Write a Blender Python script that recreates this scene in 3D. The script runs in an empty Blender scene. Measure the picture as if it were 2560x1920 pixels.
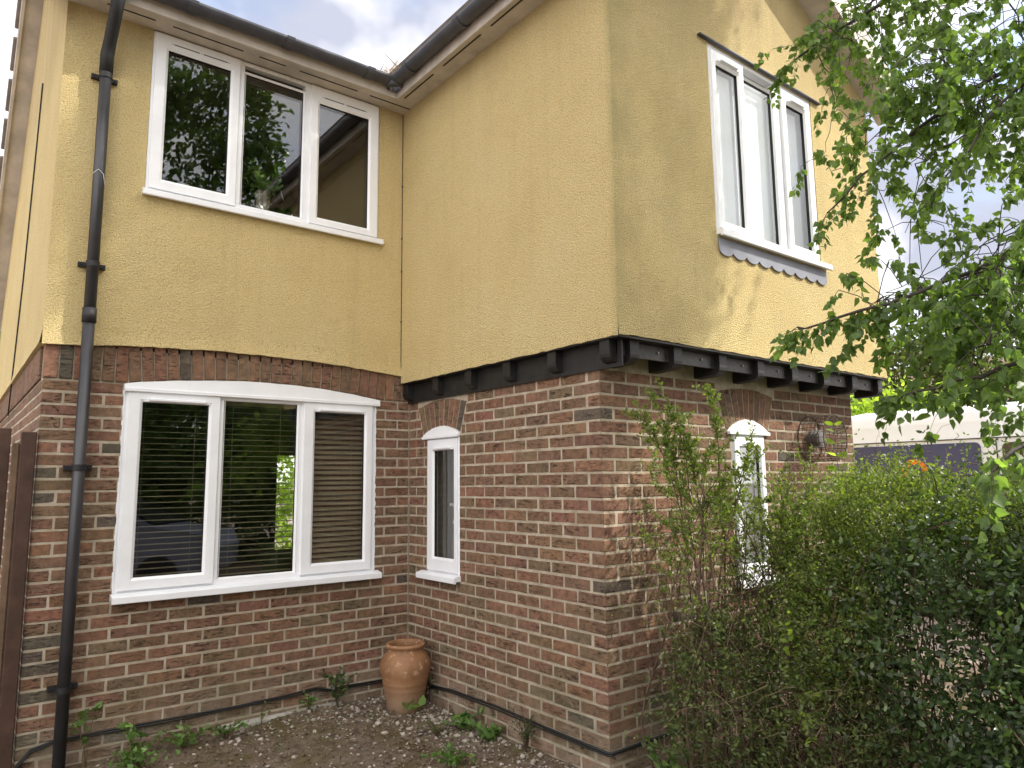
import bpy, math, random
import numpy as np
from mathutils import Vector, Matrix

random.seed(7); rng = np.random.default_rng(11)
R = math.radians
scene = bpy.context.scene
COL = scene.collection

# ------------------------------------------------------------------ camera, sky, sun, exposure
cam_d = bpy.data.cameras.new('camera'); cam = bpy.data.objects.new('camera', cam_d); COL.objects.link(cam)
cam.location = (-2.9537, -5.107, 1.5996); cam.rotation_euler = (1.7057, 0.0113, -0.6643)
cam_d.sensor_width = 36; cam_d.lens = 25.466; cam_d.clip_start = 0.05; cam_d.clip_end = 2000
scene.camera = cam

SUN = Vector((0.555, -0.465, 0.69)).normalized()
world = bpy.data.worlds.new('World'); scene.world = world; world.use_nodes = True
wt = world.node_tree; wt.nodes.clear()
def N(nt, typ, **kw):
    n = nt.nodes.new(typ)
    for k, v in kw.items():
        if k.startswith('i_'): n.inputs[k[2:].replace('_', ' ')].default_value = v
        else: setattr(n, k, v)
    return n
sky = N(wt, 'ShaderNodeTexSky', sky_type='NISHITA', sun_disc=False)
sky.sun_elevation = math.asin(SUN.z); sky.sun_rotation = math.atan2(SUN.x, SUN.y)
tc = N(wt, 'ShaderNodeTexCoord')
mp = N(wt, 'ShaderNodeMapping'); mp.inputs['Scale'].default_value = (1, 1, 2.2); mp.inputs['Location'].default_value = (2.3, 0.4, 0.1)
cn = N(wt, 'ShaderNodeTexNoise'); cn.inputs['Scale'].default_value = 2.6; cn.inputs['Detail'].default_value = 7; cn.inputs['Roughness'].default_value = .55
cr = N(wt, 'ShaderNodeValToRGB'); cr.color_ramp.elements[0].position = .30; cr.color_ramp.elements[1].position = .50
cr.color_ramp.elements[0].color = (.2, .2, .2, 1)
cn2 = N(wt, 'ShaderNodeTexNoise'); cn2.inputs['Scale'].default_value = 1.5; cn2.inputs['Detail'].default_value = 6; mp2 = N(wt, 'ShaderNodeMapping'); mp2.inputs['Location'].default_value = (2.17, 9.50, 8.60)  # offset keeps clouds in view grey; brighter unseen clouds added to light walls
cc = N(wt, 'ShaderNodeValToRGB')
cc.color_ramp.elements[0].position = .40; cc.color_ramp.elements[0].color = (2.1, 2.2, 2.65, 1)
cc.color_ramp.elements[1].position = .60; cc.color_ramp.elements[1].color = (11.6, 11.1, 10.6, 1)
mx = N(wt, 'ShaderNodeMix', data_type='RGBA')
bg = N(wt, 'ShaderNodeBackground'); bg.inputs['Strength'].default_value = 0.15
wo = N(wt, 'ShaderNodeOutputWorld')
L = wt.links.new
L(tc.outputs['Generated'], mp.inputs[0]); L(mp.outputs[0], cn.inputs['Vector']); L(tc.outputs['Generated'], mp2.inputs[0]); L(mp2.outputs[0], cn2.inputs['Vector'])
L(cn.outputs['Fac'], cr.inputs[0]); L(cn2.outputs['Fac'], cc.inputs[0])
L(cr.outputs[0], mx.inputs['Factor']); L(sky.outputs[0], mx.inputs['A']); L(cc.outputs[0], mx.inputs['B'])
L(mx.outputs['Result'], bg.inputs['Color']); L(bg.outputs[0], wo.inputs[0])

sd = bpy.data.lights.new('sun', 'SUN'); sd.energy = 3.0; sd.angle = R(1.0); sd.color = (1, .94, .84)
so = bpy.data.objects.new('sun', sd); COL.objects.link(so)
so.rotation_euler = SUN.to_track_quat('Z', 'Y').to_euler()
vs = scene.view_settings; vs.view_transform = 'Standard'; vs.look = 'None'; vs.gamma = 1; vs.exposure = 1.1
vs.use_curve_mapping = False
scene.render.engine = 'CYCLES'
scene.cycles.transparent_max_bounces = 24
scene.cycles.max_bounces = 8

# ------------------------------------------------------------------ helpers
def tag(o, label=None, cat=None, group=None, kind=None):
    if label: o['label'] = label
    if cat: o['category'] = cat
    if group: o['group'] = group
    if kind: o['kind'] = kind
    return o
def empty(name, loc=(0, 0, 0), label=None, cat=None, group=None):
    o = bpy.data.objects.new(name, None); COL.objects.link(o); o.location = loc; o.empty_display_size = .1
    return tag(o, label, cat, group)
def link(name, me, parent=None):
    o = bpy.data.objects.new(name, me); COL.objects.link(o)
    if parent is not None:
        o.parent = parent
        l = Vector((0, 0, 0)); p = parent
        while p is not None: l += p.location; p = p.parent
        o.location = -l          # geometry stays in world coordinates
    return o
class MB:
    def __init__(s): s.v = []; s.f = []; s.m = []
    def add(s, vs, fs, mi=0):
        b = len(s.v); s.v += [tuple(v) for v in vs]
        for f in fs: s.f.append([b + i for i in f]); s.m.append(mi)
    def box(s, a, b, mi=0):
        (x0, y0, z0), (x1, y1, z1) = a, b
        s.add([(x, y, z) for z in (z0, z1) for y in (y0, y1) for x in (x0, x1)],
              [(0, 2, 3, 1), (4, 5, 7, 6), (0, 1, 5, 4), (2, 6, 7, 3), (0, 4, 6, 2), (1, 3, 7, 5)], mi)
    def tube(s, pts, r, n=6, mi=0, cap=True):
        pts = [Vector(p) for p in pts]; rs = r if isinstance(r, (list, tuple)) else [r] * len(pts)
        b = len(s.v); up = None
        for i, p in enumerate(pts):
            t = (pts[min(i + 1, len(pts) - 1)] - pts[max(i - 1, 0)]).normalized()
            if up is None or abs(up.dot(t)) > .98: up = Vector((0, 0, 1)) if abs(t.z) < .9 else Vector((1, 0, 0))
            a = t.cross(up).normalized(); c = a.cross(t).normalized(); up = c
            for k in range(n):
                an = 2 * math.pi * k / n
                s.v.append(tuple(p + rs[i] * (math.cos(an) * a + math.sin(an) * c)))
        for i in range(len(pts) - 1):
            for k in range(n):
                k2 = (k + 1) % n
                s.f.append([b + i * n + k, b + i * n + k2, b + (i + 1) * n + k2, b + (i + 1) * n + k]); s.m.append(mi)
        if cap:
            s.f.append([b + k for k in range(n)][::-1]); s.m.append(mi)
            e = b + (len(pts) - 1) * n; s.f.append([e + k for k in range(n)]); s.m.append(mi)
    def lathe(s, prof, c, n=40, mi=0):
        b = len(s.v)
        for r, z in prof:
            for k in range(n):
                a = 2 * math.pi * k / n; s.v.append((c[0] + r * math.cos(a), c[1] + r * math.sin(a), c[2] + z))
        for i in range(len(prof) - 1):
            for k in range(n):
                k2 = (k + 1) % n
                s.f.append([b + i * n + k, b + i * n + k2, b + (i + 1) * n + k2, b + (i + 1) * n + k]); s.m.append(mi)
    def mesh(s, name, mats, smooth=False):
        me = bpy.data.meshes.new(name); me.from_pydata(s.v, [], s.f)
        for m in (mats if isinstance(mats, (list, tuple)) else [mats]): me.materials.append(m)
        if any(s.m): me.polygons.foreach_set('material_index', s.m)
        if smooth: me.polygons.foreach_set('use_smooth', [True] * len(s.f))
        me.update(); return me
    def build(s, name, mats, parent=None, smooth=False):
        return link(name, s.mesh(name, mats, smooth), parent)
def cbox(mb, mapf, u0, u1, v0, v1, w0, w1, c=.004, mi=0, jit=0.0):
    """box with chamfered edges in a wall's own (u, v, w) coordinates"""
    ax = [(u0, u1), (v0, v1), (w0, w1)]; idx = {}; vs_ = []
    for i in range(8):
        s = [(i >> k) & 1 for k in range(3)]
        for a in range(3):
            p = [0, 0, 0]
            for k in range(3):
                p[k] = ax[k][s[k]]
                if k != a: p[k] += c if s[k] == 0 else -c
                if jit: p[k] += random.uniform(-jit, jit)
            idx[(i, a)] = len(vs_); vs_.append(mapf(*p))
    fs = []
    for a in range(3):
        b1, b2 = (a + 1) % 3, (a + 2) % 3
        for s in (0, 1):
            q = [(0, 0), (1, 0), (1, 1), (0, 1)]
            f = [idx[((s << a) | (i << b1) | (j << b2), a)] for i, j in q]
            fs.append(f if s else f[::-1])
    for a in range(3):
        b1, b2 = (a + 1) % 3, (a + 2) % 3
        for i in (0, 1):
            for j in (0, 1):
                p0 = (i << b1) | (j << b2); p1 = p0 | (1 << a)
                fs.append([idx[(p0, b1)], idx[(p1, b1)], idx[(p1, b2)], idx[(p0, b2)]])
    for i in range(8): fs.append([idx[(i, 0)], idx[(i, 1)], idx[(i, 2)]])
    mb.add(vs_, fs, mi)
def fast_mesh(name, verts, faces_flat, nper, mat, attr=None):
    """verts (n,3) array, faces as flat index array with nper corners each"""
    me = bpy.data.meshes.new(name); nv = len(verts); nl = len(faces_flat); nf = nl // nper
    me.vertices.add(nv); me.vertices.foreach_set('co', np.asarray(verts, np.float32).ravel())
    me.loops.add(nl); me.loops.foreach_set('vertex_index', np.asarray(faces_flat, np.int32))
    me.polygons.add(nf); me.polygons.foreach_set('loop_start', np.arange(0, nl, nper, dtype=np.int32))
    me.polygons.foreach_set('loop_total', np.full(nf, nper, np.int32))
    me.materials.append(mat); me.update(calc_edges=True); return me

# wall coordinate frames: (u along the wall, v up, w outwards)
LB = 2.164; YC = -2.413; XB = -0.094; XD = -2.513
fA = lambda u, v, w: (u, -w, v)
fB = lambda u, v, w: (-w, -u, v)
fC = lambda u, v, w: (u, -LB - w, v)
fCs = lambda u, v, w: (u, YC - w, v)
fD = lambda u, v, w: (XD - w, u, v)

# ------------------------------------------------------------------ materials
def new_mat(name):
    m = bpy.data.materials.new(name); m.use_nodes = True; nt = m.node_tree; nt.nodes.clear()
    out = N(nt, 'ShaderNodeOutputMaterial'); b = N(nt, 'ShaderNodeBsdfPrincipled'); nt.links.new(b.outputs[0], out.inputs[0])
    return m, nt, b, out
def ramp(nt, stops, src):
    r = N(nt, 'ShaderNodeValToRGB'); e = r.color_ramp.elements
    while len(e) < len(stops): e.new(.5)
    for i, (p, c) in enumerate(stops):
        e[i].position = p; e[i].color = c if len(c) == 4 else (*c, 1)
    nt.links.new(src, r.inputs[0]); return r.outputs[0]
def noise(nt, scale, detail=4, rough=.55, vec=None, dist=0):
    n = N(nt, 'ShaderNodeTexNoise'); n.inputs['Scale'].default_value = scale; n.inputs['Detail'].default_value = detail
    n.inputs['Roughness'].default_value = rough; n.inputs['Distortion'].default_value = dist
    if vec is not None: nt.links.new(vec, n.inputs['Vector'])
    return n.outputs['Fac']
def pos(nt, sc=None):
    g = N(nt, 'ShaderNodeNewGeometry').outputs['Position']
    if sc is None: return g
    m = N(nt, 'ShaderNodeVectorMath', operation='MULTIPLY'); m.inputs[1].default_value = sc; nt.links.new(g, m.inputs[0]); return m.outputs[0]
def mixc(nt, fac, a, b, mode='MIX'):
    m = N(nt, 'ShaderNodeMix', data_type='RGBA', blend_type=mode)
    for s, k in ((fac, 'Factor'), (a, 'A'), (b, 'B')):
        if isinstance(s, (int, float)): m.inputs[k].default_value = s
        elif isinstance(s, tuple): m.inputs[k].default_value = s if len(s) == 4 else (*s, 1)
        else: nt.links.new(s, m.inputs[k])
    return m.outputs['Result']
def math_(nt, op, a, b=None):
    m = N(nt, 'ShaderNodeMath', operation=op)
    for i, s in enumerate((a, b)):
        if s is None: continue
        if isinstance(s, (int, float)): m.inputs[i].default_value = s
        else: nt.links.new(s, m.inputs[i])
    return m.outputs[0]
def bump(nt, b, h, strength=.5, dist=.01):
    n = N(nt, 'ShaderNodeBump'); n.inputs['Strength'].default_value = strength; n.inputs['Distance'].default_value = dist
    nt.links.new(h, n.inputs['Height']); nt.links.new(n.outputs[0], b.inputs['Normal'])
def simple(name, col, rough=.6, var=.15, scale=8, bmp=0, bscale=60, spec=.4, metal=0):
    m, nt, b, o = new_mat(name)
    d = tuple(c * (1 - var) for c in col); l = tuple(min(1, c * (1 + var)) for c in col)
    c = ramp(nt, [(.3, d), (.7, l)], noise(nt, scale, 5, .6, pos(nt)))
    nt.links.new(c, b.inputs['Base Color']); b.inputs['Roughness'].default_value = rough
    b.inputs['Specular IOR Level'].default_value = spec; b.inputs['Metallic'].default_value = metal
    if bmp: bump(nt, b, noise(nt, bscale, 5, .6, pos(nt)), bmp, .004)
    return m
def sep_z(nt):
    s = N(nt, 'ShaderNodeSeparateXYZ'); nt.links.new(pos(nt), s.inputs[0]); return s.outputs
def maprange(nt, src, a, b, c=0., d=1.):
    m = N(nt, 'ShaderNodeMapRange'); nt.links.new(src, m.inputs[0])
    for i, v in enumerate((a, b, c, d)): m.inputs[i + 1].default_value = v
    return m.outputs[0]

def brick_material(name, src):
    m, nt, b, o = new_mat(name)
    if src == 'object': c = N(nt, 'ShaderNodeObjectInfo').outputs['Color']
    else:
        a = N(nt, 'ShaderNodeAttribute'); a.attribute_name = 'tone'; c = a.outputs['Color']
    P = pos(nt)
    c = mixc(nt, 1., c, ramp(nt, [(.28, (.42, .42, .42)), (.5, (.95, .95, .95)), (.72, (1.4, 1.28, 1.15))], noise(nt, 24, 8, .72, P)), 'MULTIPLY')
    # dark drag creases of a sand-faced brick
    cre = noise(nt, 1, 5, .7, pos(nt, (14, 14, 75)), 1.2)
    crm = ramp(nt, [(.37, (1, 1, 1)), (.44, (0, 0, 0))], cre)
    big = ramp(nt, [(.42, (0, 0, 0)), (.58, (1, 1, 1))], noise(nt, 3.6, 3, .5, P))
    crk = math_(nt, 'MULTIPLY', crm, big)
    c = mixc(nt, math_(nt, 'MULTIPLY', crk, .7), c, (.03, .027, .024))
    # olive bloom and lime bloom, patches that belong to the wall
    xyz = sep_z(nt)
    low = maprange(nt, xyz[2], 1.5, .1)
    alg = math_(nt, 'MULTIPLY', ramp(nt, [(.46, (0, 0, 0)), (.66, (1, 1, 1))], noise(nt, 1.9, 5, .6, P)), low)
    c = mixc(nt, math_(nt, 'MULTIPLY', alg, .42), c, (.10, .095, .045))
    oliv = ramp(nt, [(.48, (0, 0, 0)), (.72, (.25, .25, .25))], noise(nt, 4.3, 4, .6, P))
    c = mixc(nt, oliv, c, (.17, .135, .08))
    lime = math_(nt, 'MULTIPLY', ramp(nt, [(.38, (0, 0, 0)), (.62, (1, 1, 1))], noise(nt, 5, 5, .65, P)), maprange(nt, xyz[2], .34, .12))
    c = mixc(nt, math_(nt, 'MULTIPLY', lime, .6), c, (.33, .28, .21))
    smear = ramp(nt, [(.60, (0, 0, 0)), (.70, (.6, .6, .6))], noise(nt, 17, 6, .7, P, .6))
    c = mixc(nt, smear, c, (.30, .25, .185))
    nt.links.new(c, b.inputs['Base Color']); b.inputs['Roughness'].default_value = .9; b.inputs['Specular IOR Level'].default_value = .25
    h = math_(nt, 'SUBTRACT', noise(nt, 75, 6, .7, P), math_(nt, 'MULTIPLY', crk, 1.3))
    bump(nt, b, h, 1., .009)
    return m
M = {}
M['brick'] = brick_material('brick_single', 'object')
M['brick_attr'] = brick_material('brick_joined', 'attr')
def mortar():
    m, nt, b, o = new_mat('mortar'); P = pos(nt)
    c = ramp(nt, [(.3, (.27, .225, .165)), (.52, (.39, .335, .255)), (.75, (.53, .465, .375))], noise(nt, 9, 6, .65, P))
    xyz = sep_z(nt)
    g = math_(nt, 'MULTIPLY', ramp(nt, [(.45, (0, 0, 0)), (.65, (1, 1, 1))], noise(nt, 1.9, 5, .6, P)), maprange(nt, xyz[2], 1.2, .1))
    c = mixc(nt, math_(nt, 'MULTIPLY', g, .5), c, (.17, .16, .09))
    nt.links.new(c, b.inputs['Base Color']); b.inputs['Roughness'].default_value = .95; b.inputs['Specular IOR Level'].default_value = .15
    bump(nt, b, noise(nt, 160, 4, .7, P), .8, .004); return m
M['mortar'] = mortar()
def stucco():
    m, nt, b, o = new_mat('cream_render'); P = pos(nt)
    c = ramp(nt, [(.25, (.74, .58, .28)), (.5, (.805, .645, .315)), (.75, (.84, .69, .365))], noise(nt, 1.6, 6, .6, P))
    f = noise(nt, 150, 3, .6, P, .4)
    c = mixc(nt, ramp(nt, [(.34, (.85, .85, .85)), (.47, (0, 0, 0))], f), c, (.33, .24, .115))
    # grime washed down below the eaves
    st = noise(nt, 1, 4, .6, pos(nt, (7, 7, .5)))
    xyz = sep_z(nt)
    c = mixc(nt, math_(nt, 'MULTIPLY', math_(nt, 'MULTIPLY', st, maprange(nt, xyz[2], 4.3, 4.75)), .6), c, (.36, .28, .18))
    rs = ramp(nt, [(.52, (0, 0, 0)), (.75, (.22, .22, .22))], noise(nt, 1, 5, .65, pos(nt, (11, 11, .55))))
    c = mixc(nt, math_(nt, 'MULTIPLY', rs, .7), c, (.44, .34, .18))
    # tree shade on the wing's left strip, painted in as an olive tint
    shade_m = math_(nt, 'MULTIPLY', maprange(nt, xyz[1], -2.36, -2.42), maprange(nt, xyz[0], 1.2, -.1))
    an = ramp(nt, [(.35, (0, 0, 0)), (.6, (.5, .5, .5))], noise(nt, 2.6, 5, .6, P))
    c = mixc(nt, math_(nt, 'MULTIPLY', an, shade_m), c, (.34, .30, .14))
    nt.links.new(c, b.inputs['Base Color']); b.inputs['Roughness'].default_value = .92; b.inputs['Specular IOR Level'].default_value = .2
    v = N(nt, 'ShaderNodeTexVoronoi'); v.inputs['Scale'].default_value = 120; v.feature = 'SMOOTH_F1'; nt.links.new(P, v.inputs['Vector'])
    h = math_(nt, 'ADD', noise(nt, 115, 5, .78, P, .4), math_(nt, 'MULTIPLY', v.outputs['Distance'], -.6))
    bump(nt, b, h, 1.0, .02); return m
M['stucco'] = stucco()
M['upvc'] = simple('white_upvc', (.77, .785, .81), .32, .045, 5, spec=.5)
M['gasket'] = simple('black_gasket', (.015, .015, .017), .5, .1)
M['board'] = simple('cream_board', (.50, .46, .41), .6, .22, 5, .15, 40)
M['slot'] = simple('dark_slot', (.03, .025, .022), .8, .1)
M['gutter'] = simple('grey_black_plastic', (.055, .056, .068), .42, .25, 6, spec=.5)
M['pipe'] = simple('black_plastic', (.026, .026, .030), .42, .35, 4, spec=.55)
M['clip'] = simple('matt_black_plastic', (.012, .012, .013), .6, .2)
M['timber'] = simple('black_stained_timber', (.014, .013, .012), .5, .5, 14, .4, 50, spec=.4)
M['timber_lit'] = simple('lit_black_timber', (.045, .043, .042), .5, .5, 16, .5, 60, spec=.45)  # paler copy of the black timber, the boards' lit look put into its colour
M['lead'] = simple('lead_sheet', (.20, .21, .25), .55, .2, 5, .15, 20)
M['fence'] = simple('brown_stained_boards', (.055, .028, .018), .75, .35, 9, .5, 45)
M['fence_pale'] = simple('faded_brown_boards', (.12, .075, .045), .8, .35, 9, .5, 45)
M['tile'] = simple('grey_brown_roof_tile', (.17, .145, .125), .85, .25, 8, .4, 50)
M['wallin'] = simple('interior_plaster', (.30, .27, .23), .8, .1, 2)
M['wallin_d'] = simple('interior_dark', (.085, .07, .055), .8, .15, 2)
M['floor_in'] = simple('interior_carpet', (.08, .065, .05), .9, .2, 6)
M['slat'] = simple('dark_wood_slat', (.26, .21, .13), .4, .2, 4)
M['sheet_w'] = simple('matt_white_sheet', (.85, .86, .88), .7, .03, 3)
M['cable'] = simple('black_cable', (.012, .012, .012), .5, .2)
M['wire'] = simple('rusty_wire', (.07, .045, .03), .7, .4, 30)
M['metal_d'] = simple('dull_grey_metal', (.22, .21, .20), .45, .2, 15, metal=.6)
M['cement'] = simple('grey_cement', (.33, .31, .27), .9, .25, 9, .5, 60)
M['van'] = simple('white_van_paint', (.76, .77, .79), .22, .02, 2, spec=.5)
M['navy'] = simple('navy_blue_panel', (.045, .055, .16), .16, .08, 2, spec=.6)
M['orange'] = simple('orange_vinyl', (.85, .22, .02), .35, .03, 2)
M['darkglass'] = simple('dark_vehicle_glass', (.02, .023, .027), .06, .05, 2, spec=.8)
M['rubber'] = simple('tyre_rubber', (.015, .015, .015), .8, .2)
M['alloy'] = simple('grey_wheel_metal', (.4, .4, .42), .35, .1, metal=.7)
M['carpaint'] = simple('dark_blue_car_paint', (.16, .18, .25), .14, .05, 2, spec=.7)
M['soilpot'] = simple('potting_soil', (.05, .035, .025), .95, .5, 60, .8, 120)
M['bark'] = simple('dark_bark', (.045, .036, .03), .85, .4, 20, .6, 60)
M['stem'] = simple('brown_stems', (.085, .052, .034), .8, .4, 20)
M['stem_l'] = simple('tan_dead_stems', (.20, .15, .095), .85, .3, 20)
M['stone'] = simple('pale_stones', (.34, .30, .25), .9, .3, 14, .4, 80)
M['stone_d'] = simple('brown_grey_stones', (.19, .155, .125), .9, .35, 14, .4, 80)
M['litter'] = simple('dead_leaf_litter', (.13, .09, .06), .9, .5, 30)
M['dry'] = simple('dry_straw', (.42, .30, .15), .8, .3, 30)
M['red_roof'] = simple('brown_clay_roof', (.19, .13, .10), .85, .2, 3)
M['petal'] = simple('white_petals', (.8, .79, .72), .6, .05)
M['vaseglass'] = simple('smoked_vase_glass', (.22, .18, .12), .12, .4, 40, spec=.7)
def terracotta():
    m, nt, b, o = new_mat('terracotta'); P = pos(nt)
    c = ramp(nt, [(.3, (.18, .088, .042)), (.55, (.265, .135, .065)), (.8, (.33, .185, .10))], noise(nt, 7, 6, .65, P))
    z = sep_z(nt)[2]
    c = mixc(nt, math_(nt, 'MULTIPLY', maprange(nt, z, .22, .02), .75), c, (.26, .19, .13))
    sp = math_(nt, 'MULTIPLY', ramp(nt, [(.58, (0, 0, 0)), (.66, (1, 1, 1))], noise(nt, 28, 4, .6, P)), maprange(nt, z, .2, .3))
    c = mixc(nt, math_(nt, 'MULTIPLY', sp, .55), c, (.52, .36, .25))
    nt.links.new(c, b.inputs['Base Color']); b.inputs['Roughness'].default_value = .62; b.inputs['Specular IOR Level'].default_value = .35
    bump(nt, b, noise(nt, 1, 4, .6, pos(nt, (12, 12, 90))), .3, .004); return m
M['terracotta'] = terracotta()
def glass(name, tint):
    m = bpy.data.materials.new(name); m.use_nodes = True; nt = m.node_tree; nt.nodes.clear()
    o = N(nt, 'ShaderNodeOutputMaterial'); t = N(nt, 'ShaderNodeBsdfTransparent'); t.inputs[0].default_value = (*tint, 1)
    g = N(nt, 'ShaderNodeBsdfGlossy'); g.inputs['Roughness'].default_value = .0
    lw = N(nt, 'ShaderNodeLayerWeight'); lw.inputs['Blend'].default_value = .5
    fr_ = math_(nt, 'ADD', .105, math_(nt, 'MULTIPLY', math_(nt, 'POWER', lw.outputs['Facing'], 4.0), .7))
    mxs = N(nt, 'ShaderNodeMixShader')
    bp_ = N(nt, 'ShaderNodeBump'); bp_.inputs['Strength'].default_value = .015; bp_.inputs['Distance'].default_value = .02
    nt.links.new(noise(nt, 2.5, 1, .5, pos(nt)), bp_.inputs['Height']); nt.links.new(bp_.outputs[0], g.inputs['Normal'])
    nt.links.new(fr_, mxs.inputs[0]); nt.links.new(t.outputs[0], mxs.inputs[1]); nt.links.new(g.outputs[0], mxs.inputs[2])
    nt.links.new(mxs.outputs[0], o.inputs[0]); return m
M['glass'] = glass('window_glass', (.93, .95, .94))
def leafmat(name, dark, mid, light, trans=.35, rough=.45, tcol=None, spec=.35):
    m, nt, b, o = new_mat(name)
    oi = N(nt, 'ShaderNodeObjectInfo').outputs['Random']; gi = N(nt, 'ShaderNodeNewGeometry').outputs['Random Per Island']
    r = math_(nt, 'FRACT', math_(nt, 'ADD', oi, gi))
    c = ramp(nt, [(0, dark), (.45, mid), (.93, light), (1, tuple(x * 1.5 for x in light))], r)
    nt.links.new(c, b.inputs['Base Color']); b.inputs['Roughness'].default_value = rough; b.inputs['Specular IOR Level'].default_value = spec
    t = N(nt, 'ShaderNodeBsdfTranslucent'); tc_ = mixc(nt, 1., c, tcol or (2.2, 2.4, .9), 'MULTIPLY'); nt.links.new(tc_, t.inputs[0])
    mxs = N(nt, 'ShaderNodeMixShader'); mxs.inputs[0].default_value = trans
    nt.links.new(b.outputs[0], mxs.inputs[1]); nt.links.new(t.outputs[0], mxs.inputs[2]); nt.links.new(mxs.outputs[0], o.inputs[0])
    return m
M['birch'] = leafmat('birch_leaf', (.065, .105, .035), (.095, .15, .045), (.14, .21, .06), .5)
M['spirea'] = leafmat('small_leaf', (.068, .100, .025), (.11, .155, .036), (.17, .215, .05), .4)
M['hedge_leaf'] = leafmat('glossy_hedge_leaf', (.03, .05, .022), (.048, .08, .03), (.08, .12, .04), .25, .25, spec=.5)
M['lime_leaf'] = leafmat('lime_leaf', (.12, .18, .03), (.18, .26, .04), (.26, .34, .06), .45)
M['weed_leaf'] = leafmat('weed_leaf', (.06, .11, .03), (.09, .16, .04), (.14, .23, .06), .35)
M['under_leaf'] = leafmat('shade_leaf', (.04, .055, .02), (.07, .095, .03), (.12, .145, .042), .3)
M['bg_leaf'] = leafmat('far_leaf', (.03, .045, .014), (.055, .075, .02), (.09, .115, .03), .35)
M['laurel'] = leafmat('laurel_leaf', (.04, .075, .02), (.06, .11, .028), (.10, .16, .04), .25, .3)
M['grass'] = leafmat('grass_blade', (.05, .08, .02), (.08, .12, .03), (.14, .17, .05), .3)
def ground_mat(name, kind):
    m, nt, b, o = new_mat(name); P = pos(nt)
    if kind == 'soil':
        c = ramp(nt, [(.3, (.12, .085, .06)), (.5, (.21, .16, .118)), (.7, (.31, .25, .195))], noise(nt, 14, 8, .7, P))
        ms = ramp(nt, [(.46, (0, 0, 0)), (.60, (1, 1, 1))], noise(nt, 2.2, 6, .65, P))
        mc = ramp(nt, [(.3, (.085, .068, .025)), (.7, (.18, .14, .055))], noise(nt, 40, 5, .7, P))
        c = mixc(nt, math_(nt, 'MULTIPLY', ms, .8), c, mc)
        h = math_(nt, 'ADD', noise(nt, 60, 8, .75, P), noise(nt, 220, 4, .7, P))
        bump(nt, b, h, 1., .012)
    else:
        c = ramp(nt, [(.3, (.22, .18, .155)), (.7, (.38, .315, .275))], noise(nt, 50, 6, .7, P)); bump(nt, b, noise(nt, 90, 4, .7, P), .7, .01)
    nt.links.new(c, b.inputs['Base Color']); b.inputs['Roughness'].default_value = .95; b.inputs['Specular IOR Level'].default_value = .15
    return m
M['soil'] = ground_mat('soil_and_moss', 'soil'); M['drive'] = ground_mat('pink_gravel', 'drive')

# ------------------------------------------------------------------ ground
g = MB(); n = 24
for i in range(n + 1):
    for j in range(n + 1): g.v.append((-300 + 600 * i / n, -300 + 600 * j / n, -.09))
g.f = [[i * (n + 1) + j, (i + 1) * (n + 1) + j, (i + 1) * (n + 1) + j + 1, i * (n + 1) + j + 1] for i in range(n) for j in range(n)]; g.m = [0] * len(g.f)
tag(g.build('ground', M['drive']), kind='structure')
X0, X1, Y0, Y1 = -6.2, 4.6, -11.5, .1; st = .05
nx, ny = int((X1 - X0) / st), int((Y1 - Y0) / st)
xs = np.linspace(X0, X1, nx + 1); ys = np.linspace(Y0, Y1, ny + 1)
gx, gy = np.meshgrid(xs, ys, indexing='ij')
gz = np.zeros_like(gx)
for k in range(14):
    fx, fy, ph = rng.uniform(-9, 9), rng.uniform(-9, 9), rng.uniform(0, 6.3); gz += .006 * np.sin(fx * gx + fy * gy + ph) * (6 / (abs(fx) + abs(fy) + 3))
gz += rng.normal(0, .004, gz.shape)
gz += .035 * np.exp(-((gx + .65) ** 2 / .5 + gy ** 2 / .15))
edge = np.minimum.reduce([(gx - X0), (X1 - gx), (gy - Y0), np.full_like(gx, 9)]); gz -= .12 * np.clip(1 - edge / .35, 0, 1)
def ground_z(x, y):
    i = int(np.clip(round((x - X0) / st), 0, nx)); j = int(np.clip(round((y - Y0) / st), 0, ny)); return float(gz[i, j])
idx = np.arange((nx + 1) * (ny + 1)).reshape(nx + 1, ny + 1)
ff = np.stack([idx[:-1, :-1], idx[1:, :-1], idx[1:, 1:], idx[:-1, 1:]], -1).reshape(-1)
me = fast_mesh('soil_bed', np.stack([gx, gy, gz], -1).reshape(-1, 3), ff, 4, M['soil']); me.polygons.foreach_set('use_smooth', [True] * len(me.polygons))
tag(link('soil_bed', me), kind='structure')

# ------------------------------------------------------------------ the house
house = empty('house', (0, 0, 0), 'two storey house with cream rendered upper floor over red brick ground floor', 'house')

ARCH0, ARCH1 = -2.075, -.275; ARCHM = (ARCH0 + ARCH1) / 2
def bumpf(x):
    t = (x - ARCHM) / ((ARCH1 - ARCH0) / 2); return max(0., 1 - t * t)
sold_lo = lambda x: 2.252 + .07 * bumpf(x)
stuc_lo = lambda x: 2.455 + .058 * max(0., 1 - ((x + 1.30) / 1.15) ** 2)
def headtop(u0, u1, z0, z1):
    m, h = (u0 + u1) / 2, (u1 - u0) / 2
    return lambda u: z0 + (z1 - z0) * max(0., 1 - ((u - m) / h) ** 2)
B_HEAD = headtop(.225, .728, 1.965, 2.025); C_HEAD = headtop(1.185, 1.675, 1.925, 2.01)
holeA = (-2.068, -.305, .90, lambda u: sold_lo(u))
holeB = (.272, .72, .90, B_HEAD)
holeC = (1.235, 1.625, .90, C_HEAD)

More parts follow.
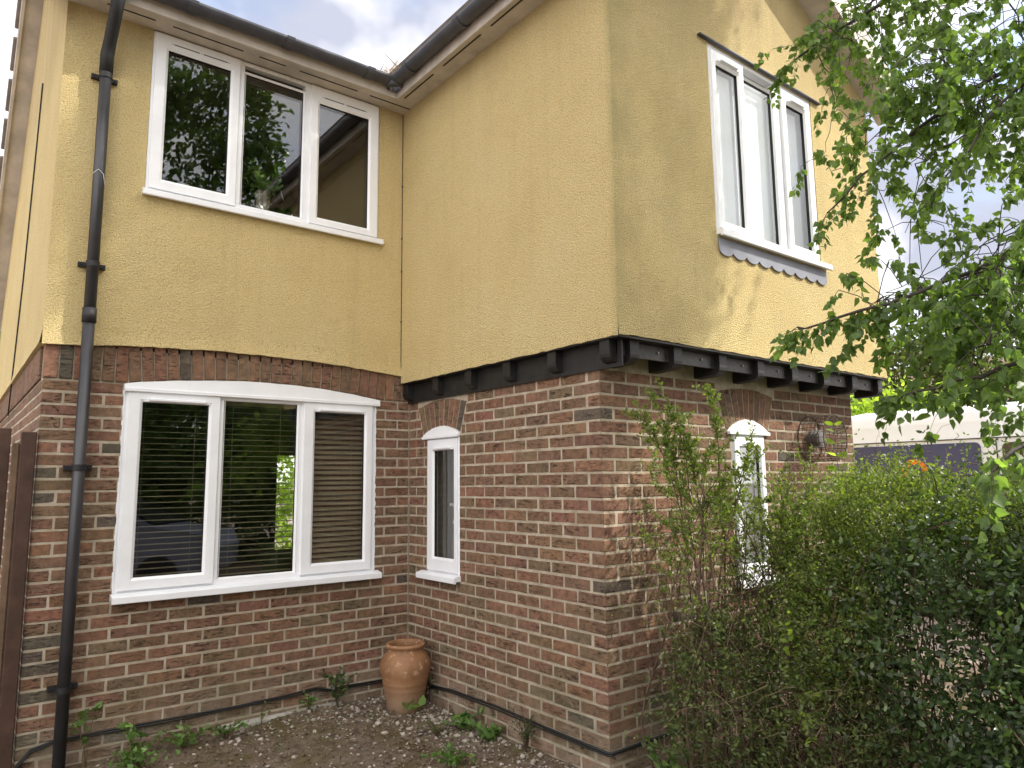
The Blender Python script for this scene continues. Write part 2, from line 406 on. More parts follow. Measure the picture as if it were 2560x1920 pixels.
def strip_wall(mb, mapf, u0, u1, lo, hi, hole, w, reveal=.1, step=.06, back=None):
    us = set(np.arange(u0, u1, step).tolist()) | {u0, u1}
    if hole: us |= {hole[0], hole[1]}
    us = sorted(us); us = [u for i, u in enumerate(us) if i == 0 or u - us[i - 1] > 1e-5]
    for a, b in zip(us[:-1], us[1:]):
        m = (a + b) / 2
        segs = [(lo, hi)]
        if hole and hole[0] < m < hole[1]: segs = [(lo, lambda u: hole[2]), (hole[3], hi)]
        for l, h in segs:
            n_ = 3
            for k in range(n_):
                q = [(a, l(a) + (h(a) - l(a)) * k / n_), (b, l(b) + (h(b) - l(b)) * k / n_), (b, l(b) + (h(b) - l(b)) * (k + 1) / n_), (a, l(a) + (h(a) - l(a)) * (k + 1) / n_)]
                mb.add([mapf(u, v, w) for u, v in q], [(0, 1, 2, 3)])
        if hole and hole[0] < m < hole[1]:
            for z in (lambda u: hole[2], hole[3]):
                mb.add([mapf(a, z(a), w), mapf(b, z(b), w), mapf(b, z(b), w - reveal), mapf(a, z(a), w - reveal)], [(0, 1, 2, 3)])
    if hole:
        for u in hole[:2]:
            mb.add([mapf(u, hole[2], w), mapf(u, hole[3](u), w), mapf(u, hole[3](u), w - reveal), mapf(u, hole[2], w - reveal)], [(0, 1, 2, 3)])
    return mb
K = lambda z: (lambda u: z)
MW = -.0025
walls = {}
for nm, f, a, b, hole in (('A', fA, XD, 0, holeA), ('B', fB, 0, LB, holeB), ('C', fC, 0, 2.898, holeC), ('D', fD, 0, 4.8, None)):
    mb = strip_wall(MB(), f, a + (.004 if nm in 'AC' else 0), b - (.004 if nm == 'B' else 0), K(-.15), K(2.47), hole, MW)
    walls[nm] = mb.build('brick_wall', M['mortar'], house)

# bricks ------------------------------------------------------------
PAL = [((.225, .120, .080), 26), ((.210, .121, .079), 40), ((.193, .122, .078), 26), ((.182, .126, .080), 6), ((.23, .13, .08), 5)]
PW = [w for _, w in PAL]
def tone(extra_dark=0.):
    c = random.choices([c for c, _ in PAL], PW)[0]
    if random.random() < extra_dark: c = (.115, .095, .074)
    k = random.uniform(.86, 1.14)
    return tuple(min(1, x * k * random.uniform(.95, 1.05)) for x in c)
JT = .0105
bricks = []      # (kind, map, u0,u1,v0,v1, depth box, tone, wall)
camp = np.array(cam.location)
fwd = np.array(cam.rotation_euler.to_matrix() @ Vector((0, 0, -1)))
def score(p, nrm, area):
    d = np.array(p) - camp; r = np.linalg.norm(d); c = -np.dot(d / r, nrm); dep = np.dot(d, fwd)
    return area * max(c, 0) / r / r
def fan_range(hole, u0f, u1f, v):
    return None
def pieces(u0, u1, blocks):
    segs = [(u0, u1)]
    for a, b in blocks:
        out = []
        for s, e in segs:
            if b <= s or a >= e: out.append((s, e)); continue
            if a - s > .03: out.append((s, a))
            if e - b > .03: out.append((b, e))
        segs = out
    return segs
def blocks_for(nm, v0, v1):
    vm = (v0 + v1) / 2; bl = []
    if nm == 'A':
        if v1 > .905 and v0 < 2.245: bl.append((holeA[0], holeA[1]))
    else:
        h = holeB if nm == 'B' else holeC; s0, s1 = ((.225, .728) if nm == 'B' else (1.185, 1.675))
        if v1 > .905 and v0 < 1.96: bl.append((h[0], h[1]))
        if v1 > 1.945: # the fan of arch bricks
            t = (vm - 1.965) / .23; t = min(max(t, 0), 1)
            bl.append((s0 - .01 - .085 * t, s1 + .01 + .085 * t))
    return bl
for b_ in range(-3, 28):
    v0 = .15 + .075 * b_ + JT / 2; v1 = v0 + .075 - JT; even_c = (b_ % 2 == 1)
    for nm, f, ln, nmod in (('A', fA, -XD, 11.5), ('B', fB, LB, 9.5), ('C', fC, 2.898, 13.0)):
        md = ln / nmod; cuts = []
        if nm == 'A':
            first = .5 if not even_c else 1.
            e = [0, first * md]
            while e[-1] < ln - 1e-4: e.append(min(e[-1] + md, ln))
            cuts = [(XD + a, XD + b) for a, b in zip(e[:-1], e[1:])]
        elif nm == 'B':
            e = [0] if even_c else [0, .5 * md]
            while e[-1] < ln - 1e-4: e.append(min(e[-1] + md, ln))
            cuts = list(zip(e[:-1], e[1:]))
        else:
            e = [0] if even_c else [0, .5 * md]
            while e[-1] < ln - 1e-4: e.append(min(e[-1] + md, ln))
            cuts = list(zip(e[:-1], e[1:]))
        for ci, (a, b) in enumerate(cuts):
            dep = .055
            if nm == 'B' and ci == len(cuts) - 1:      # outer corner
                if even_c: continue
                b = LB; a_, b2 = a + JT / 2, b; dep = .1
                bricks.append(dict(kind='corner', f=f, r=(a_, b2, v0, v1), d=dep, wall='B', t=tone(.09))); continue
            if nm == 'C' and ci == 0:
                if not even_c: continue
                bricks.append(dict(kind='corner', f=f, r=(0, b - JT / 2, v0, v1), d=.1, wall='C', t=tone(.09))); continue
            if nm == 'A' and ci == 0:
                bricks.append(dict(kind='corner', f=f, r=(a, b - JT / 2, v0, v1), d=(.1 if even_c else .21), wall='A', t=tone(.12))); continue
            for s, e_ in pieces(a + JT / 2, b - JT / 2, blocks_for(nm, v0, v1)):
                bricks.append(dict(kind='flat', f=f, r=(s, e_, v0, v1), d=dep, wall=nm, t=tone(.015 if e_ - s > .15 else .07)))
    # the gable side, seen at a glancing angle
    md = .225; e = [.22 if not even_c else .107]
    while e[-1] < 4.75: e.append(e[-1] + md)
    for a, b in zip(e[:-1], e[1:]):
        bricks.append(dict(kind='flat', f=fD, r=(a + JT / 2, b - JT / 2, v0, v1), d=.05, wall='D', t=tone()))
NRM = {'A': (0, -1, 0), 'B': (-1, 0, 0), 'C': (0, -1, 0), 'D': (-1, 0, 0)}
for q in bricks:
    u0, u1, v0, v1 = q['r']; p = q['f']((u0 + u1) / 2, (v0 + v1) / 2, 0)
    s = score(p, np.array(NRM[q['wall']]), (u1 - u0) * (v1 - v0))
    if q['wall'] == 'D': s = 0
    if q['wall'] == 'C' and (p[0] > .9 and p[2] < 1.55 or p[0] > .55 and p[2] < 1.0): s *= .05
    if p[2] < .03: s *= .2
    if q['wall'] == 'A' and -.38 < p[0] < -.03 and p[2] < .45: s *= .1
    if q['wall'] == 'A' and -2.38 < p[0] < -2.2: s *= .5
    q['s'] = s
bricks.sort(key=lambda q: -q['s'])
def brick_geo(q, local):
    """one weathered brick; 34 triangles, face ring jittered so that no edge is dead straight"""
    u0, u1, v0, v1 = q['r']; c0, c1 = (u0 + u1) / 2, (v0 + v1) / 2; f = q['f']
    o = np.array(f(c0, c1, 0)); mb = MB(); j = lambda s: random.uniform(-s, s); dp = q.get('w', 0)
    if q['kind'] == 'corner':
        pr = random.uniform(-.0015, .0015)
        cbox(mb, f, u0, u1, v0, v1, -q['d'], dp + pr, .0045, 0, .0016)
    else:
        hu, hv = (u1 - u0) / 2, (v1 - v0) / 2; pr = dp + random.uniform(-.0015, .0015)
        base = [(-1, -1), (-.33, -1), (.33, -1), (1, -1), (1, 1), (.33, 1), (-.33, 1), (-1, 1)]
        outer = [(c0 + a * hu + j(.0022), c1 + b * hv + j(.0022), pr - .0045) for a, b in base]
        inner = [(c0 + a * (hu - .005) + j(.001), c1 + b * (hv - .005) + j(.001), pr + j(.0008)) for a, b in base]
        bk = [(c0 + a * hu, c1 + b * hv, -q['d']) for a, b in ((-1, -1), (1, -1), (1, 1), (-1, 1))]
        vs_ = [f(*p) for p in outer + inner + bk]
        fs = [list(range(8, 16))] + [[i, (i + 1) % 8, 8 + (i + 1) % 8, 8 + i] for i in range(8)]
        fs += [[0, 16, 17, 3, 2, 1], [3, 17, 18, 4], [4, 18, 19, 7, 6, 5], [7, 19, 16, 0]]
        mb.add(vs_, fs)
    if local: mb.v = [tuple(np.array(v) - o) for v in mb.v]
    return mb, o
def put_bricks(lst, name, limit, stuffname):
    cache = {}
    for q in lst[:limit]:
        u0, u1, v0, v1 = q['r']
        key = (q['kind'], q['wall'], round(u1 - u0, 2), round(q['d'], 2), random.randrange(9))
        if key not in cache:
            mb, o = brick_geo(q, True); cache[key] = mb.mesh(name, M['brick'])
        o = q['f']((u0 + u1) / 2, (v0 + v1) / 2, 0)
        ob = bpy.data.objects.new(name, cache[key]); COL.objects.link(ob); ob.parent = walls[q['wall']]; ob.location = o
        ob.color = (*q['t'], 1)
    rest = lst[limit:]
    if rest:
        mb = MB(); cols = []
        for q in rest:
            m2, _ = brick_geo(q, False); mb.add(m2.v, m2.f); cols += [(*q['t'], 1)] * len(m2.v)
        ob = mb.build(stuffname, M['brick_attr'], house); tag(ob, kind='stuff')
        at = ob.data.color_attributes.new('tone', 'FLOAT_COLOR', 'POINT'); at.data.foreach_set('color', np.array(cols, np.float32).ravel())
put_bricks(bricks, 'brick', 300, 'brickwork')

# soldier course over the wide window, fans over the narrow ones
def poly_brick(name, f, quad, w0, w1, wall):
    """a brick given by its four face corners (u, v), with chamfered rim"""
    cu = sum(p[0] for p in quad) / 4; cv = sum(p[1] for p in quad) / 4
    mb = MB(); c = .005
    inn = []
    for (u, v) in quad:
        du, dv = cu - u, cv - v; l = math.hypot(du, dv); inn.append((u + du / l * c * 1.4 + random.uniform(-.001, .001), v + dv / l * c * 1.4))
    o = np.array(f(cu, cv, 0))
    vs_ = [f(u, v, w0) for u, v in quad] + [f(u + random.uniform(-.0015, .0015), v + random.uniform(-.002, .002), w1 - .004) for u, v in quad] + [f(u, v, w1) for u, v in inn]
    mb.add([tuple(np.array(v) - o) for v in vs_], [(8, 9, 10, 11)] + [[4 + i, 4 + (i + 1) % 4, 8 + (i + 1) % 4, 8 + i] for i in range(4)] + [[i, (i + 1) % 4, 4 + (i + 1) % 4, 4 + i] for i in range(4)])
    ob = bpy.data.objects.new(name, mb.mesh(name, M['brick'])); COL.objects.link(ob); ob.parent = walls[wall]; ob.location = o
    ob.color = (*tone(.03), 1); return ob
ns = 33; wdt = -XD / ns
for i in range(ns):
    a = XD + i * wdt + (0 if i == 0 else .0055); b = XD + (i + 1) * wdt - .0055
    lean = .02 * math.sin((a + b) / 2 - ARCHM) * (1 if ARCH0 < a < ARCH1 else 0)
    lo0, lo1 = sold_lo(a) + .004, sold_lo(b) + .004
    poly_brick('soldier_brick', fA, [(a - lean * .3, lo0), (b - lean * .3, lo1), (b + lean, stuc_lo(b) + .012), (a + lean, stuc_lo(a) + .012)], -.05, .012 + random.uniform(-.0015, .0015), 'A')
mb = MB()
for i in range(60):
    a = .11 + i * .0775
    cbox(mb, fD, a + .005, a + .072, 2.254, 2.462, -.05, .014, .004)
ob = mb.build('soldier_brickwork', M['brick_attr'], house); tag(ob, kind='stuff')
at = ob.data.color_attributes.new('tone', 'FLOAT_COLOR', 'POINT')
cols = []
for i in range(60): cols += [(*tone(), 1)] * 24
at.data.foreach_set('color', np.array(cols, np.float32).ravel())
for wn, f, (s0, s1), hd in (('B', fB, (.225, .728), B_HEAD), ('C', fC, (1.185, 1.675), C_HEAD)):
    nv = 9; mid = (s0 + s1) / 2
    for i in range(nv):
        t0 = i / nv; t1 = (i + 1) / nv
        la, lb = s0 + (s1 - s0) * t0 + .004, s0 + (s1 - s0) * t1 - .004
        ex = .085; ta, tb = s0 - ex + (s1 - s0 + 2 * ex) * t0 + .004, s0 - ex + (s1 - s0 + 2 * ex) * t1 - .004
        tz = lambda u: 2.185 + .045 * max(0, 1 - ((u - mid) / .34) ** 2)
        poly_brick('arch_brick', f, [(la, hd(la) + .004), (lb, hd(lb) + .004), (tb, tz(tb)), (ta, tz(ta))], -.05, .001 + random.uniform(-.001, .001), wn)

# cream rendered upper walls ----------------------------------------
def stucco_wall(f, u0, u1, lo, hi, hole, w, step=.05, flare=.016, back=.06):
    mb = MB()
    us = set(np.arange(u0, u1, step).tolist()) | {u0, u1}
    if hole: us |= {hole[0], hole[1]}
    us = sorted(us); us = [u for i, u in enumerate(us) if i == 0 or u - us[i - 1] > 1e-5]
    jt = {u: random.uniform(-.0035, .0035) for u in us}
    H = [(0, 1.0), (.03, .62), (.08, .2), (.16, 0)]
    for a, b in zip(us[:-1], us[1:]):
        m = (a + b) / 2
        la, lb = lo(a) + jt[a], lo(b) + jt[b]
        mb.add([f(a, la, w + flare), f(b, lb, w + flare), f(b, lb + .002, w - back), f(a, la + .002, w - back)], [(0, 1, 2, 3)])
        for (h0, k0), (h1, k1) in zip(H[:-1], H[1:]):
            mb.add([f(a, la + h0, w + flare * k0), f(b, lb + h0, w + flare * k0), f(b, lb + h1, w + flare * k1), f(a, la + h1, w + flare * k1)], [(0, 1, 2, 3)])
        la += .16; lb += .16
        segs = [((la, lb), (hi(a), hi(b)))]
        if hole and hole[0] < m < hole[1]:
            segs = [((la, lb), (hole[2], hole[2]))]
            if hole[3] < hi(m): segs.append(((hole[3], hole[3]), (hi(a), hi(b))))
            for z in (hole[2], hole[3]):
                mb.add([f(a, z, w), f(b, z, w), f(b, z, w - .09), f(a, z, w - .09)], [(0, 1, 2, 3)])
        for (x0, x1), (z0, z1) in segs:
            mb.add([f(a, x0, w), f(b, x1, w), f(b, z1, w), f(a, z0, w)], [(0, 1, 2, 3)])
    if hole:
        for u in hole[:2]: mb.add([f(u, hole[2], w), f(u, hole[3], w), f(u, hole[3], w - .09), f(u, hole[2], w - .09)], [(0, 1, 2, 3)])
    return mb
GAB = lambda x: 5.62 - .545 * abs(x - 1.47)
stucco_wall(fA, XD - .022, XB, stuc_lo, K(4.70), (-2.03, -.315, 3.545, 4.69), .02).build('rendered_wall', M['stucco'], house)
fBs = lambda u, v, w: (XB - w, -u, v)
stucco_wall(fBs, .02, -YC, K(2.393), K(4.70), None, 0, flare=.003, back=.12).build('rendered_wall', M['stucco'], house)
stucco_wall(fCs, XB, 3.025, K(2.40), GAB, (.84, 2.115, 3.19, 4.485), 0, flare=.003, back=.25).build('rendered_wall', M['stucco'], house)
VERGE = lambda y: (4.75 + .66 * (y + .02) if y < 2.1 else 6.15 - .97 * (y - 2.1))
stucco_wall(fD, -.02, 4.8, K(2.462), VERGE, None, .02, flare=.016).build('rendered_wall', M['stucco'], house)
mb = MB()   # return faces of the wing's far side and the rear
mb.box((2.90, -2.16, -.1), (2.897, 4.8, 2.4)); mb.box((3.02, YC + .005, 2.40), (3.025, 4.8, 4.70)); mb.box((XD, 4.78, -.1), (.30, 4.8, 3.5)); mb.box((1.75, 4.78, -.1), (3.02, 4.8, 3.5)); mb.box((.30, 4.78, -.1), (1.75, 4.8, .70)); mb.box((.30, 4.78, 2.15), (1.75, 4.8, 3.5))
mb.build('rendered_wall', M['stucco'], house)
mb = MB()
mb.tube([(XB - .002, -.022, 2.40), (XB - .003, -.022, 4.69)], .004, 5)
for z in (2.9, 3.32, 3.6, 4.05): mb.tube([(XB - .004, -.024, z - .006), (XB - .004, -.024, z + .006)], .008, 6)
mb.build('corner_bead', M['dirt'] if 'dirt' in M else M['wire'], house)

# jetty: black boards and joist ends ---------------------------------
mb = MB(); mb.box((-.016, -2.36, 2.236), (-.006, -.002, 2.385)); mb.build('jetty_board', M['timber'], house)
mb = MB(); mb.box((XB + .004, YC + .004, 2.386), (3.02, -2.0, 2.397)); mb.box((XB + .004, -2.0, 2.386), (.02, -.03, 2.397)); mb.build('jetty_soffit', M['timber'], house)
cxs = [.085, .465, .905, 1.325, 1.74, 2.165, 2.585, 3.0]
for i, (a, b) in enumerate(zip([-.016] + cxs[:-1], cxs)):
    mb = MB(); mb.box((a + (.038 if i else .0), -2.325, 2.300), (b - .038, -2.305, 2.385)); mb.build('jetty_board', M['timber_lit'], house)
def joist(name, f, u, w0, w1, h=.125, z1=2.386, wd=.076, r=.045):
    prof = [(w0, z1), (w1, z1), (w1, z1 - h + r)] + [(w1 - r + r * math.cos(t), z1 - h + r - r * math.sin(t)) for t in (math.pi / 8, math.pi / 4, 3 * math.pi / 8)] + [(w1 - r, z1 - h), (w0, z1 - h - .005)]
    n_ = len(prof); c = .004; mb = MB()
    vs_ = [f(u - wd / 2, z, w) for w, z in prof] + [f(u + wd / 2, z, w) for w, z in prof]
    mb.add(vs_, [list(range(n_)), list(range(n_, 2 * n_))[::-1]] + [[i, (i + 1) % n_, n_ + (i + 1) % n_, n_ + i] for i in range(n_)])
    return mb.build(name, M['timber'], house)
for u in cxs: joist('joist', fC, u, 0, .202)
for u in (.055, .50, .935, 1.38, 1.83, 2.28): joist('joist', fB, u, .0, .072)
for a, b in zip(cxs[:-1], cxs[1:]):
    mb = MB(); mb.tube([((a + b) / 2 + .05, -2.334, 2.345), ((a + b) / 2 + .05, -2.324, 2.345)], .007, 6); mb.build('bolt', M['metal_d'], house)

# eaves ---------------------------------------------------------------
mb = MB()
mb.box((-2.57, -.215, 4.69), (XB, .0, 4.70)); mb.box((-.255, -2.60, 4.6905), (XB + .01, -.2155, 4.7005)); mb.build('soffit', M['board'], house)
sof = house.children[-1] if house.children else house
soff = [o for o in house.children if o.name.startswith('soffit')][-1]
for x0, x1 in ((-2.33, -2.045), (-1.935, -1.465), (-1.351, -1.155), (-1.047, -.573), (-.464, -.10)):
    mb = MB(); mb.box((x0, -.140, 4.6875), (x1, -.128, 4.6899)); mb.build('soffit_vent', M['slot'], soff)
for y0, y1 in ((-.70, -.26), (-1.32, -.84), (-1.90, -1.44), (-2.5, -2.02)):
    mb = MB(); mb.box((-.226, y0, 4.688), (-.214, y1, 4.6904)); mb.build('soffit_vent', M['slot'], soff)
mb = MB(); cbox(mb, lambda u, v, w: (u, -w, v), -2.575, -.255, 4.678, 4.85, .2155, .237, .003); mb.build('fascia', M['board'], house)
mb = MB(); cbox(mb, lambda u, v, w: (-w, -u, v), .2375, 2.62, 4.6785, 4.85, .2555, .277, .003); mb.build('fascia', M['board'], house)
def gutter(name, p0, p1, out):
    p0, p1, out = Vector(p0), Vector(p1), Vector(out); mb = MB(); ro, ri = .057, .053
    angs = [math.pi * k / 10 for k in range(11)]
    ring = lambda p, r: [tuple(p + out * (r * math.cos(a)) - Vector((0, 0, r * math.sin(a)))) for a in angs]
    vs_ = ring(p0, ro) + ring(p1, ro) + ring(p0, ri) + ring(p1, ri); n_ = 11; fs = []
    for k in range(10): fs += [(k, k + 1, n_ + k + 1, n_ + k), (2 * n_ + k, 3 * n_ + k, 3 * n_ + k + 1, 2 * n_ + k + 1)]
    for k in (0, 10): fs.append((k, n_ + k, 3 * n_ + k, 2 * n_ + k))
    mb.add(vs_, fs); return mb
GZ = 4.79
ga = gutter('gutter', (-2.62, -.297, GZ), (-.337, -.297, GZ), (0, -1, 0)).build('gutter', M['gutter'], house, True)
gb = gutter('gutter', (-.337, -.297, GZ), (-.337, -2.70, GZ), (-1, 0, 0)).build('gutter', M['gutter'], house, True)
def union(parent, c, d, out):
    c, d, out = Vector(c), Vector(d), Vector(out); mb = MB(); r = .0605
    angs = [math.pi * k / 10 for k in range(0, 11)]
    rings = []
    for s, rr in ((-.03, r), (-.03, r + .004), (.03, r + .004), (.03, r)):
        rings.append([tuple(c + d * s + out * (rr * math.cos(a)) - Vector((0, 0, rr * math.sin(a)))) for a in angs])
    n_ = len(angs); fs = []
    for q in range(3):
        for k in range(n_ - 1): fs.append((q * n_ + k, q * n_ + k + 1, (q + 1) * n_ + k + 1, (q + 1) * n_ + k))
    mb.add(sum(rings, []), fs); mb.build('gutter_union', M['gutter'], parent)
for x in (-1.86, -1.20, -.56): union(ga, (x, -.297, GZ), (1, 0, 0), (0, -1, 0))
for y in (-.55, -1.25, -2.0): union(gb, (-.337, y, GZ), (0, 1, 0), (-1, 0, 0))
mb = MB()
mb.lathe([(.05, -.035), (.062, -.03), (.064, .02), (.062, .03)], (-.337, -.297, GZ - .035), 16); mb.build('gutter_angle', M['gutter'], house, True)
# bracket under the internal corner
mb = MB(); mb.box((-.275, -.262, 4.70), (-.262, -.24, 4.78)); mb.build('gutter_bracket', M['gutter'], house)

# downpipe -------------------------------------------------------------
px, py = -2.305, -.085
mb = MB(); mb.tube([(px, py, -.1), (px, py, 2.64)], .034, 20); mb.tube([(px, py, 2.64), (px, py, 4.27)], .034, 20)
dp = mb.build('downpipe', M['pipe'], house, True)
mb = MB(); mb.tube([(px, py, 4.24), (px, py, 4.36), (px + .005, py - .05, 4.44), (px + .01, py - .16, 4.56), (px + .012, py - .205, 4.63), (px + .012, py - .212, 4.75)], [.040, .040, .038, .038, .040, .042], 20)
mb.build('swan_neck', M['clip'], dp, True)
mb = MB(); mb.tube([(px, py, 2.60), (px, py, 2.69)], .040, 20); mb.build('pipe_socket', M['clip'], dp, True)
for z in (4.22, 2.97, 1.716, .45):
    mb = MB(); mb.tube([(px, py, z - .018), (px, py, z + .018)], .0385, 20)
    mb.box((px - .075, -.05, z - .014), (px + .075, -.018 if z > 2.4 else -.002, z + .014))
    mb.tube([(px - .06, -.058, z), (px - .06, -.048, z)], .006, 6); mb.tube([(px + .06, -.058, z), (px + .06, -.048, z)], .006, 6)
    mb.build('pipe_clip', M['clip'], dp)
mb = MB(); mb.tube([(px - .036, py - .01, 3.55), (px - .01, py - .038, 3.575), (px + .02, py - .034, 3.55), (px + .034, py - .012, 3.49)], .0022, 5); mb.build('string', M['upvc'], dp)

# roofs -----------------------------------------------------------------
def slab(mb, pts, th=.08):
    p = [Vector(q) for q in pts]; nn = (p[1] - p[0]).cross(p[3] - p[0]).normalized() * th
    if nn.z < 0: nn = -nn
    mb.add([tuple(q) for q in p] + [tuple(q + nn) for q in p], [(0, 3, 2, 1), (4, 5, 6, 7)] + [(i, (i + 1) % 4, 4 + (i + 1) % 4, 4 + i) for i in range(4)])
mb = MB()
RZ = 6.27
slab(mb, [(-2.69, -.22, 4.775), (3.2, -.22, 4.775), (3.2, 2.1, RZ - .09), (-2.69, 2.1, RZ - .09)], .05); slab(mb, [(-2.69, 2.1, RZ), (3.2, 2.1, RZ), (3.2, 5.0, 3.46), (-2.69, 5.0, 3.46)])
slab(mb, [(-.29, -2.62, 4.83), (-.29, 2.0, 4.83), (1.47, 2.0, 5.79), (1.47, -2.62, 5.79)]); slab(mb, [(1.47, -2.62, 5.79), (1.47, 2.0, 5.79), (3.27, 2.0, 4.81), (3.27, -2.62, 4.81)])
mb.build('roof', M['tile'], house)
# gable verge boards on the wing's front
mb = MB()
for s in (-1, 1):
    xe = 1.47 + s * 1.79; a = Vector((1.47, 0, 5.70)); b = Vector((xe, 0, 5.70 - .545 * 1.79))
    for y0, y1, d0, d1 in ((-2.625, -2.60, -.10, .14), (-2.60, -2.405, -.085, -.07)):
        q = [(p.x, y, p.z + d) for y in (y0, y1) for p in (a, b) for d in (d0, d1)]
        mb.add(q, [(0, 1, 3, 2), (4, 6, 7, 5), (0, 4, 5, 1), (2, 3, 7, 6), (1, 5, 7, 3), (0, 2, 6, 4)])
mb.build('bargeboard', M['board'], house)
# gable verge of the main roof, seen from below at the far left
mb = MB(); ys_ = [-.2, .6, 1.4, 2.1, 2.8, 3.6, 4.4, 5.0]
vz = lambda y: VERGE(y) + .02
for y0, y1 in zip(ys_[:-1], ys_[1:]):
    for x0, x1, d0, d1 in ((-2.665, -2.53, -.03, -.012), (-2.690, -2.665, -.075, .10)):
        q = [(x, y, vz(y) + d) for x in (x0, x1) for y in (y0, y1) for d in (d0, d1)]
        mb.add(q, [(0, 1, 3, 2), (4, 6, 7, 5), (0, 4, 5, 1), (2, 3, 7, 6), (1, 5, 7, 3), (0, 2, 6, 4)])
mb.build('bargeboard', M['board'], house)
for k in range(18):
    y = -.15 + k * .29; mb = MB(); sl = math.atan2(vz(y + .05) - vz(y - .05), .1)
    c_, s_ = math.cos(sl), math.sin(sl); z = vz(y) + .115
    f_ = lambda u, v, w: (-2.70 - w, y + u * c_ - v * s_, z + u * s_ + v * c_)
    cbox(mb, f_, -.15, .17, -.008 + .0, .03, -.12, .02, .006); mb.build('verge_tile', M['tile'], house)

# windows ----------------------------------------------------------------
def ring(mb, f, loops, mi=0, ms=None):
    b = len(mb.v)
    for (u0, u1, v0, v1, w) in loops: mb.v += [f(u0, v0, w), f(u1, v0, w), f(u1, v1, w), f(u0, v1, w)]
    for i in range(len(loops) - 1):
        for k in range(4):
            mb.f.append([b + 4 * i + k, b + 4 * i + (k + 1) % 4, b + 4 * i + 4 + (k + 1) % 4, b + 4 * i + 4 + k]); mb.m.append(ms[i] if ms else mi)
def sash_mesh(f, o, g, wf=.012, inset=.017):
    """opening sash: back edge, face, sloped bead, black gasket"""
    mb = MB(); (a, b, c, d), (e, h, i, j) = o, g
    ring(mb, f, [(a, b, c, d, -.05), (a, b, c, d, wf - .003), (a + .003, b - .003, c + .003, d - .003, wf),
                 (e - inset, h + inset, i - inset, j + inset, wf), (e, h, i, j, wf - .012), (e, h, i, j, wf - .016), (e, h, i, j, wf - .034)], ms=[0, 0, 0, 0, 1, 1])
    return mb
def fixed_mesh(f, g, wf=-.006, inset=.012):
    mb = MB(); e, h, i, j = g
    ring(mb, f, [(e - inset, h + inset, i - inset, j + inset, wf + .002), (e, h, i, j, wf - .012), (e, h, i, j, wf - .016), (e, h, i, j, wf - .034)], ms=[0, 1, 1])
    return mb
def pane(f, g, w, parent, name='pane'):
    mb = MB(); e, h, i, j = g; a = .008
    vs_ = [f(u, v, ww) for ww in (w, w - .020) for u, v in ((e - a, i - a), (h + a, i - a), (h + a, j + a), (e - a, j + a))]
    mb.add(vs_[:4], [(0, 1, 2, 3)]); mb.add(vs_[4:], [(3, 2, 1, 0)])
    return mb.build(name, M['glass'], parent)
WM = [M['upvc'], M['gasket']]
def make_window(f, o, lights, mull, sill, name='window'):
    fr = MB(); u0, u1, v0, v1 = o; t = .05
    cbox(fr, f, u0, u0 + t, v0, v1, -.065, -.004, .003); cbox(fr, f, u1 - t, u1, v0, v1, -.065, -.004, .003)
    cbox(fr, f, u0 + t, u1 - t, v0, v0 + .042, -.065, -.005, .003); cbox(fr, f, u0 + t, u1 - t, v1 - .03, v1, -.065, -.005, .003)
    for a, b in mull: cbox(fr, f, a, b, v0 + .042, v1 - .03, -.065, -.006, .003)
    w = fr.build(name, M['upvc'], house)
    for L_ in lights:
        if L_[0] == 'sash':
            s = sash_mesh(f, L_[1], L_[2]).build('sash', WM, w); pane(f, L_[2], -.012, w)
        else:
            fixed_mesh(f, L_[2]).build('glazing_bead', WM, w); pane(f, L_[2], -.030, w)
    s0, s1, sv0, sv1, sp = sill
    mb = MB(); prof = [(-.05, sv1), (.012, sv1), (sp - .004, sv1 - .012), (sp, sv1 - .016), (sp, sv0 + .004), (sp - .004, sv0), (sp - .018, sv0), (sp - .020, sv0 + .014), (-.05, sv0 + .014)]
    n_ = len(prof); vs_ = [f(s0, z, ww) for ww, z in prof] + [f(s1, z, ww) for ww, z in prof]
    mb.add(vs_, [list(range(n_)), list(range(n_, 2 * n_))[::-1]] + [[i, (i + 1) % n_, n_ + (i + 1) % n_, n_ + i] for i in range(n_)])
    mb.build('sill', M['upvc'], w)
    return w
def head_plate(f, u0, u1, z0, top, w, proud=.014, n_=24):
    mb = MB(); us = [u0 + (u1 - u0) * i / n_ for i in range(n_ + 1)]
    jz = [random.uniform(-.002, .003) for _ in us]
    fr = [f(u, z0, proud) for u in us] + [f(u, top(u) + j, proud - .004) for u, j in zip(us, jz)]
    bk = [f(u, z0, -.05) for u in us] + [f(u, top(u) + j, -.05) for u, j in zip(us, jz)]
    vs_ = fr + bk; m_ = n_ + 1; fs = []
    for i in range(n_):
        fs += [(i, i + 1, m_ + i + 1, m_ + i), (2 * m_ + i, 2 * m_ + i + 1, i + 1, i), (m_ + i, m_ + i + 1, 3 * m_ + i + 1, 3 * m_ + i)]
    fs += [(0, m_, 3 * m_, 2 * m_), (n_, 2 * m_ + n_, 3 * m_ + n_, m_ + n_)]
    mb.add(vs_, fs)
    cbox(mb, f, u0 + .004, u1 - .004, z0 - .012, z0 + .012, .0, proud + .012, .003)
    return mb.build('head_plate', M['upvc'], w)
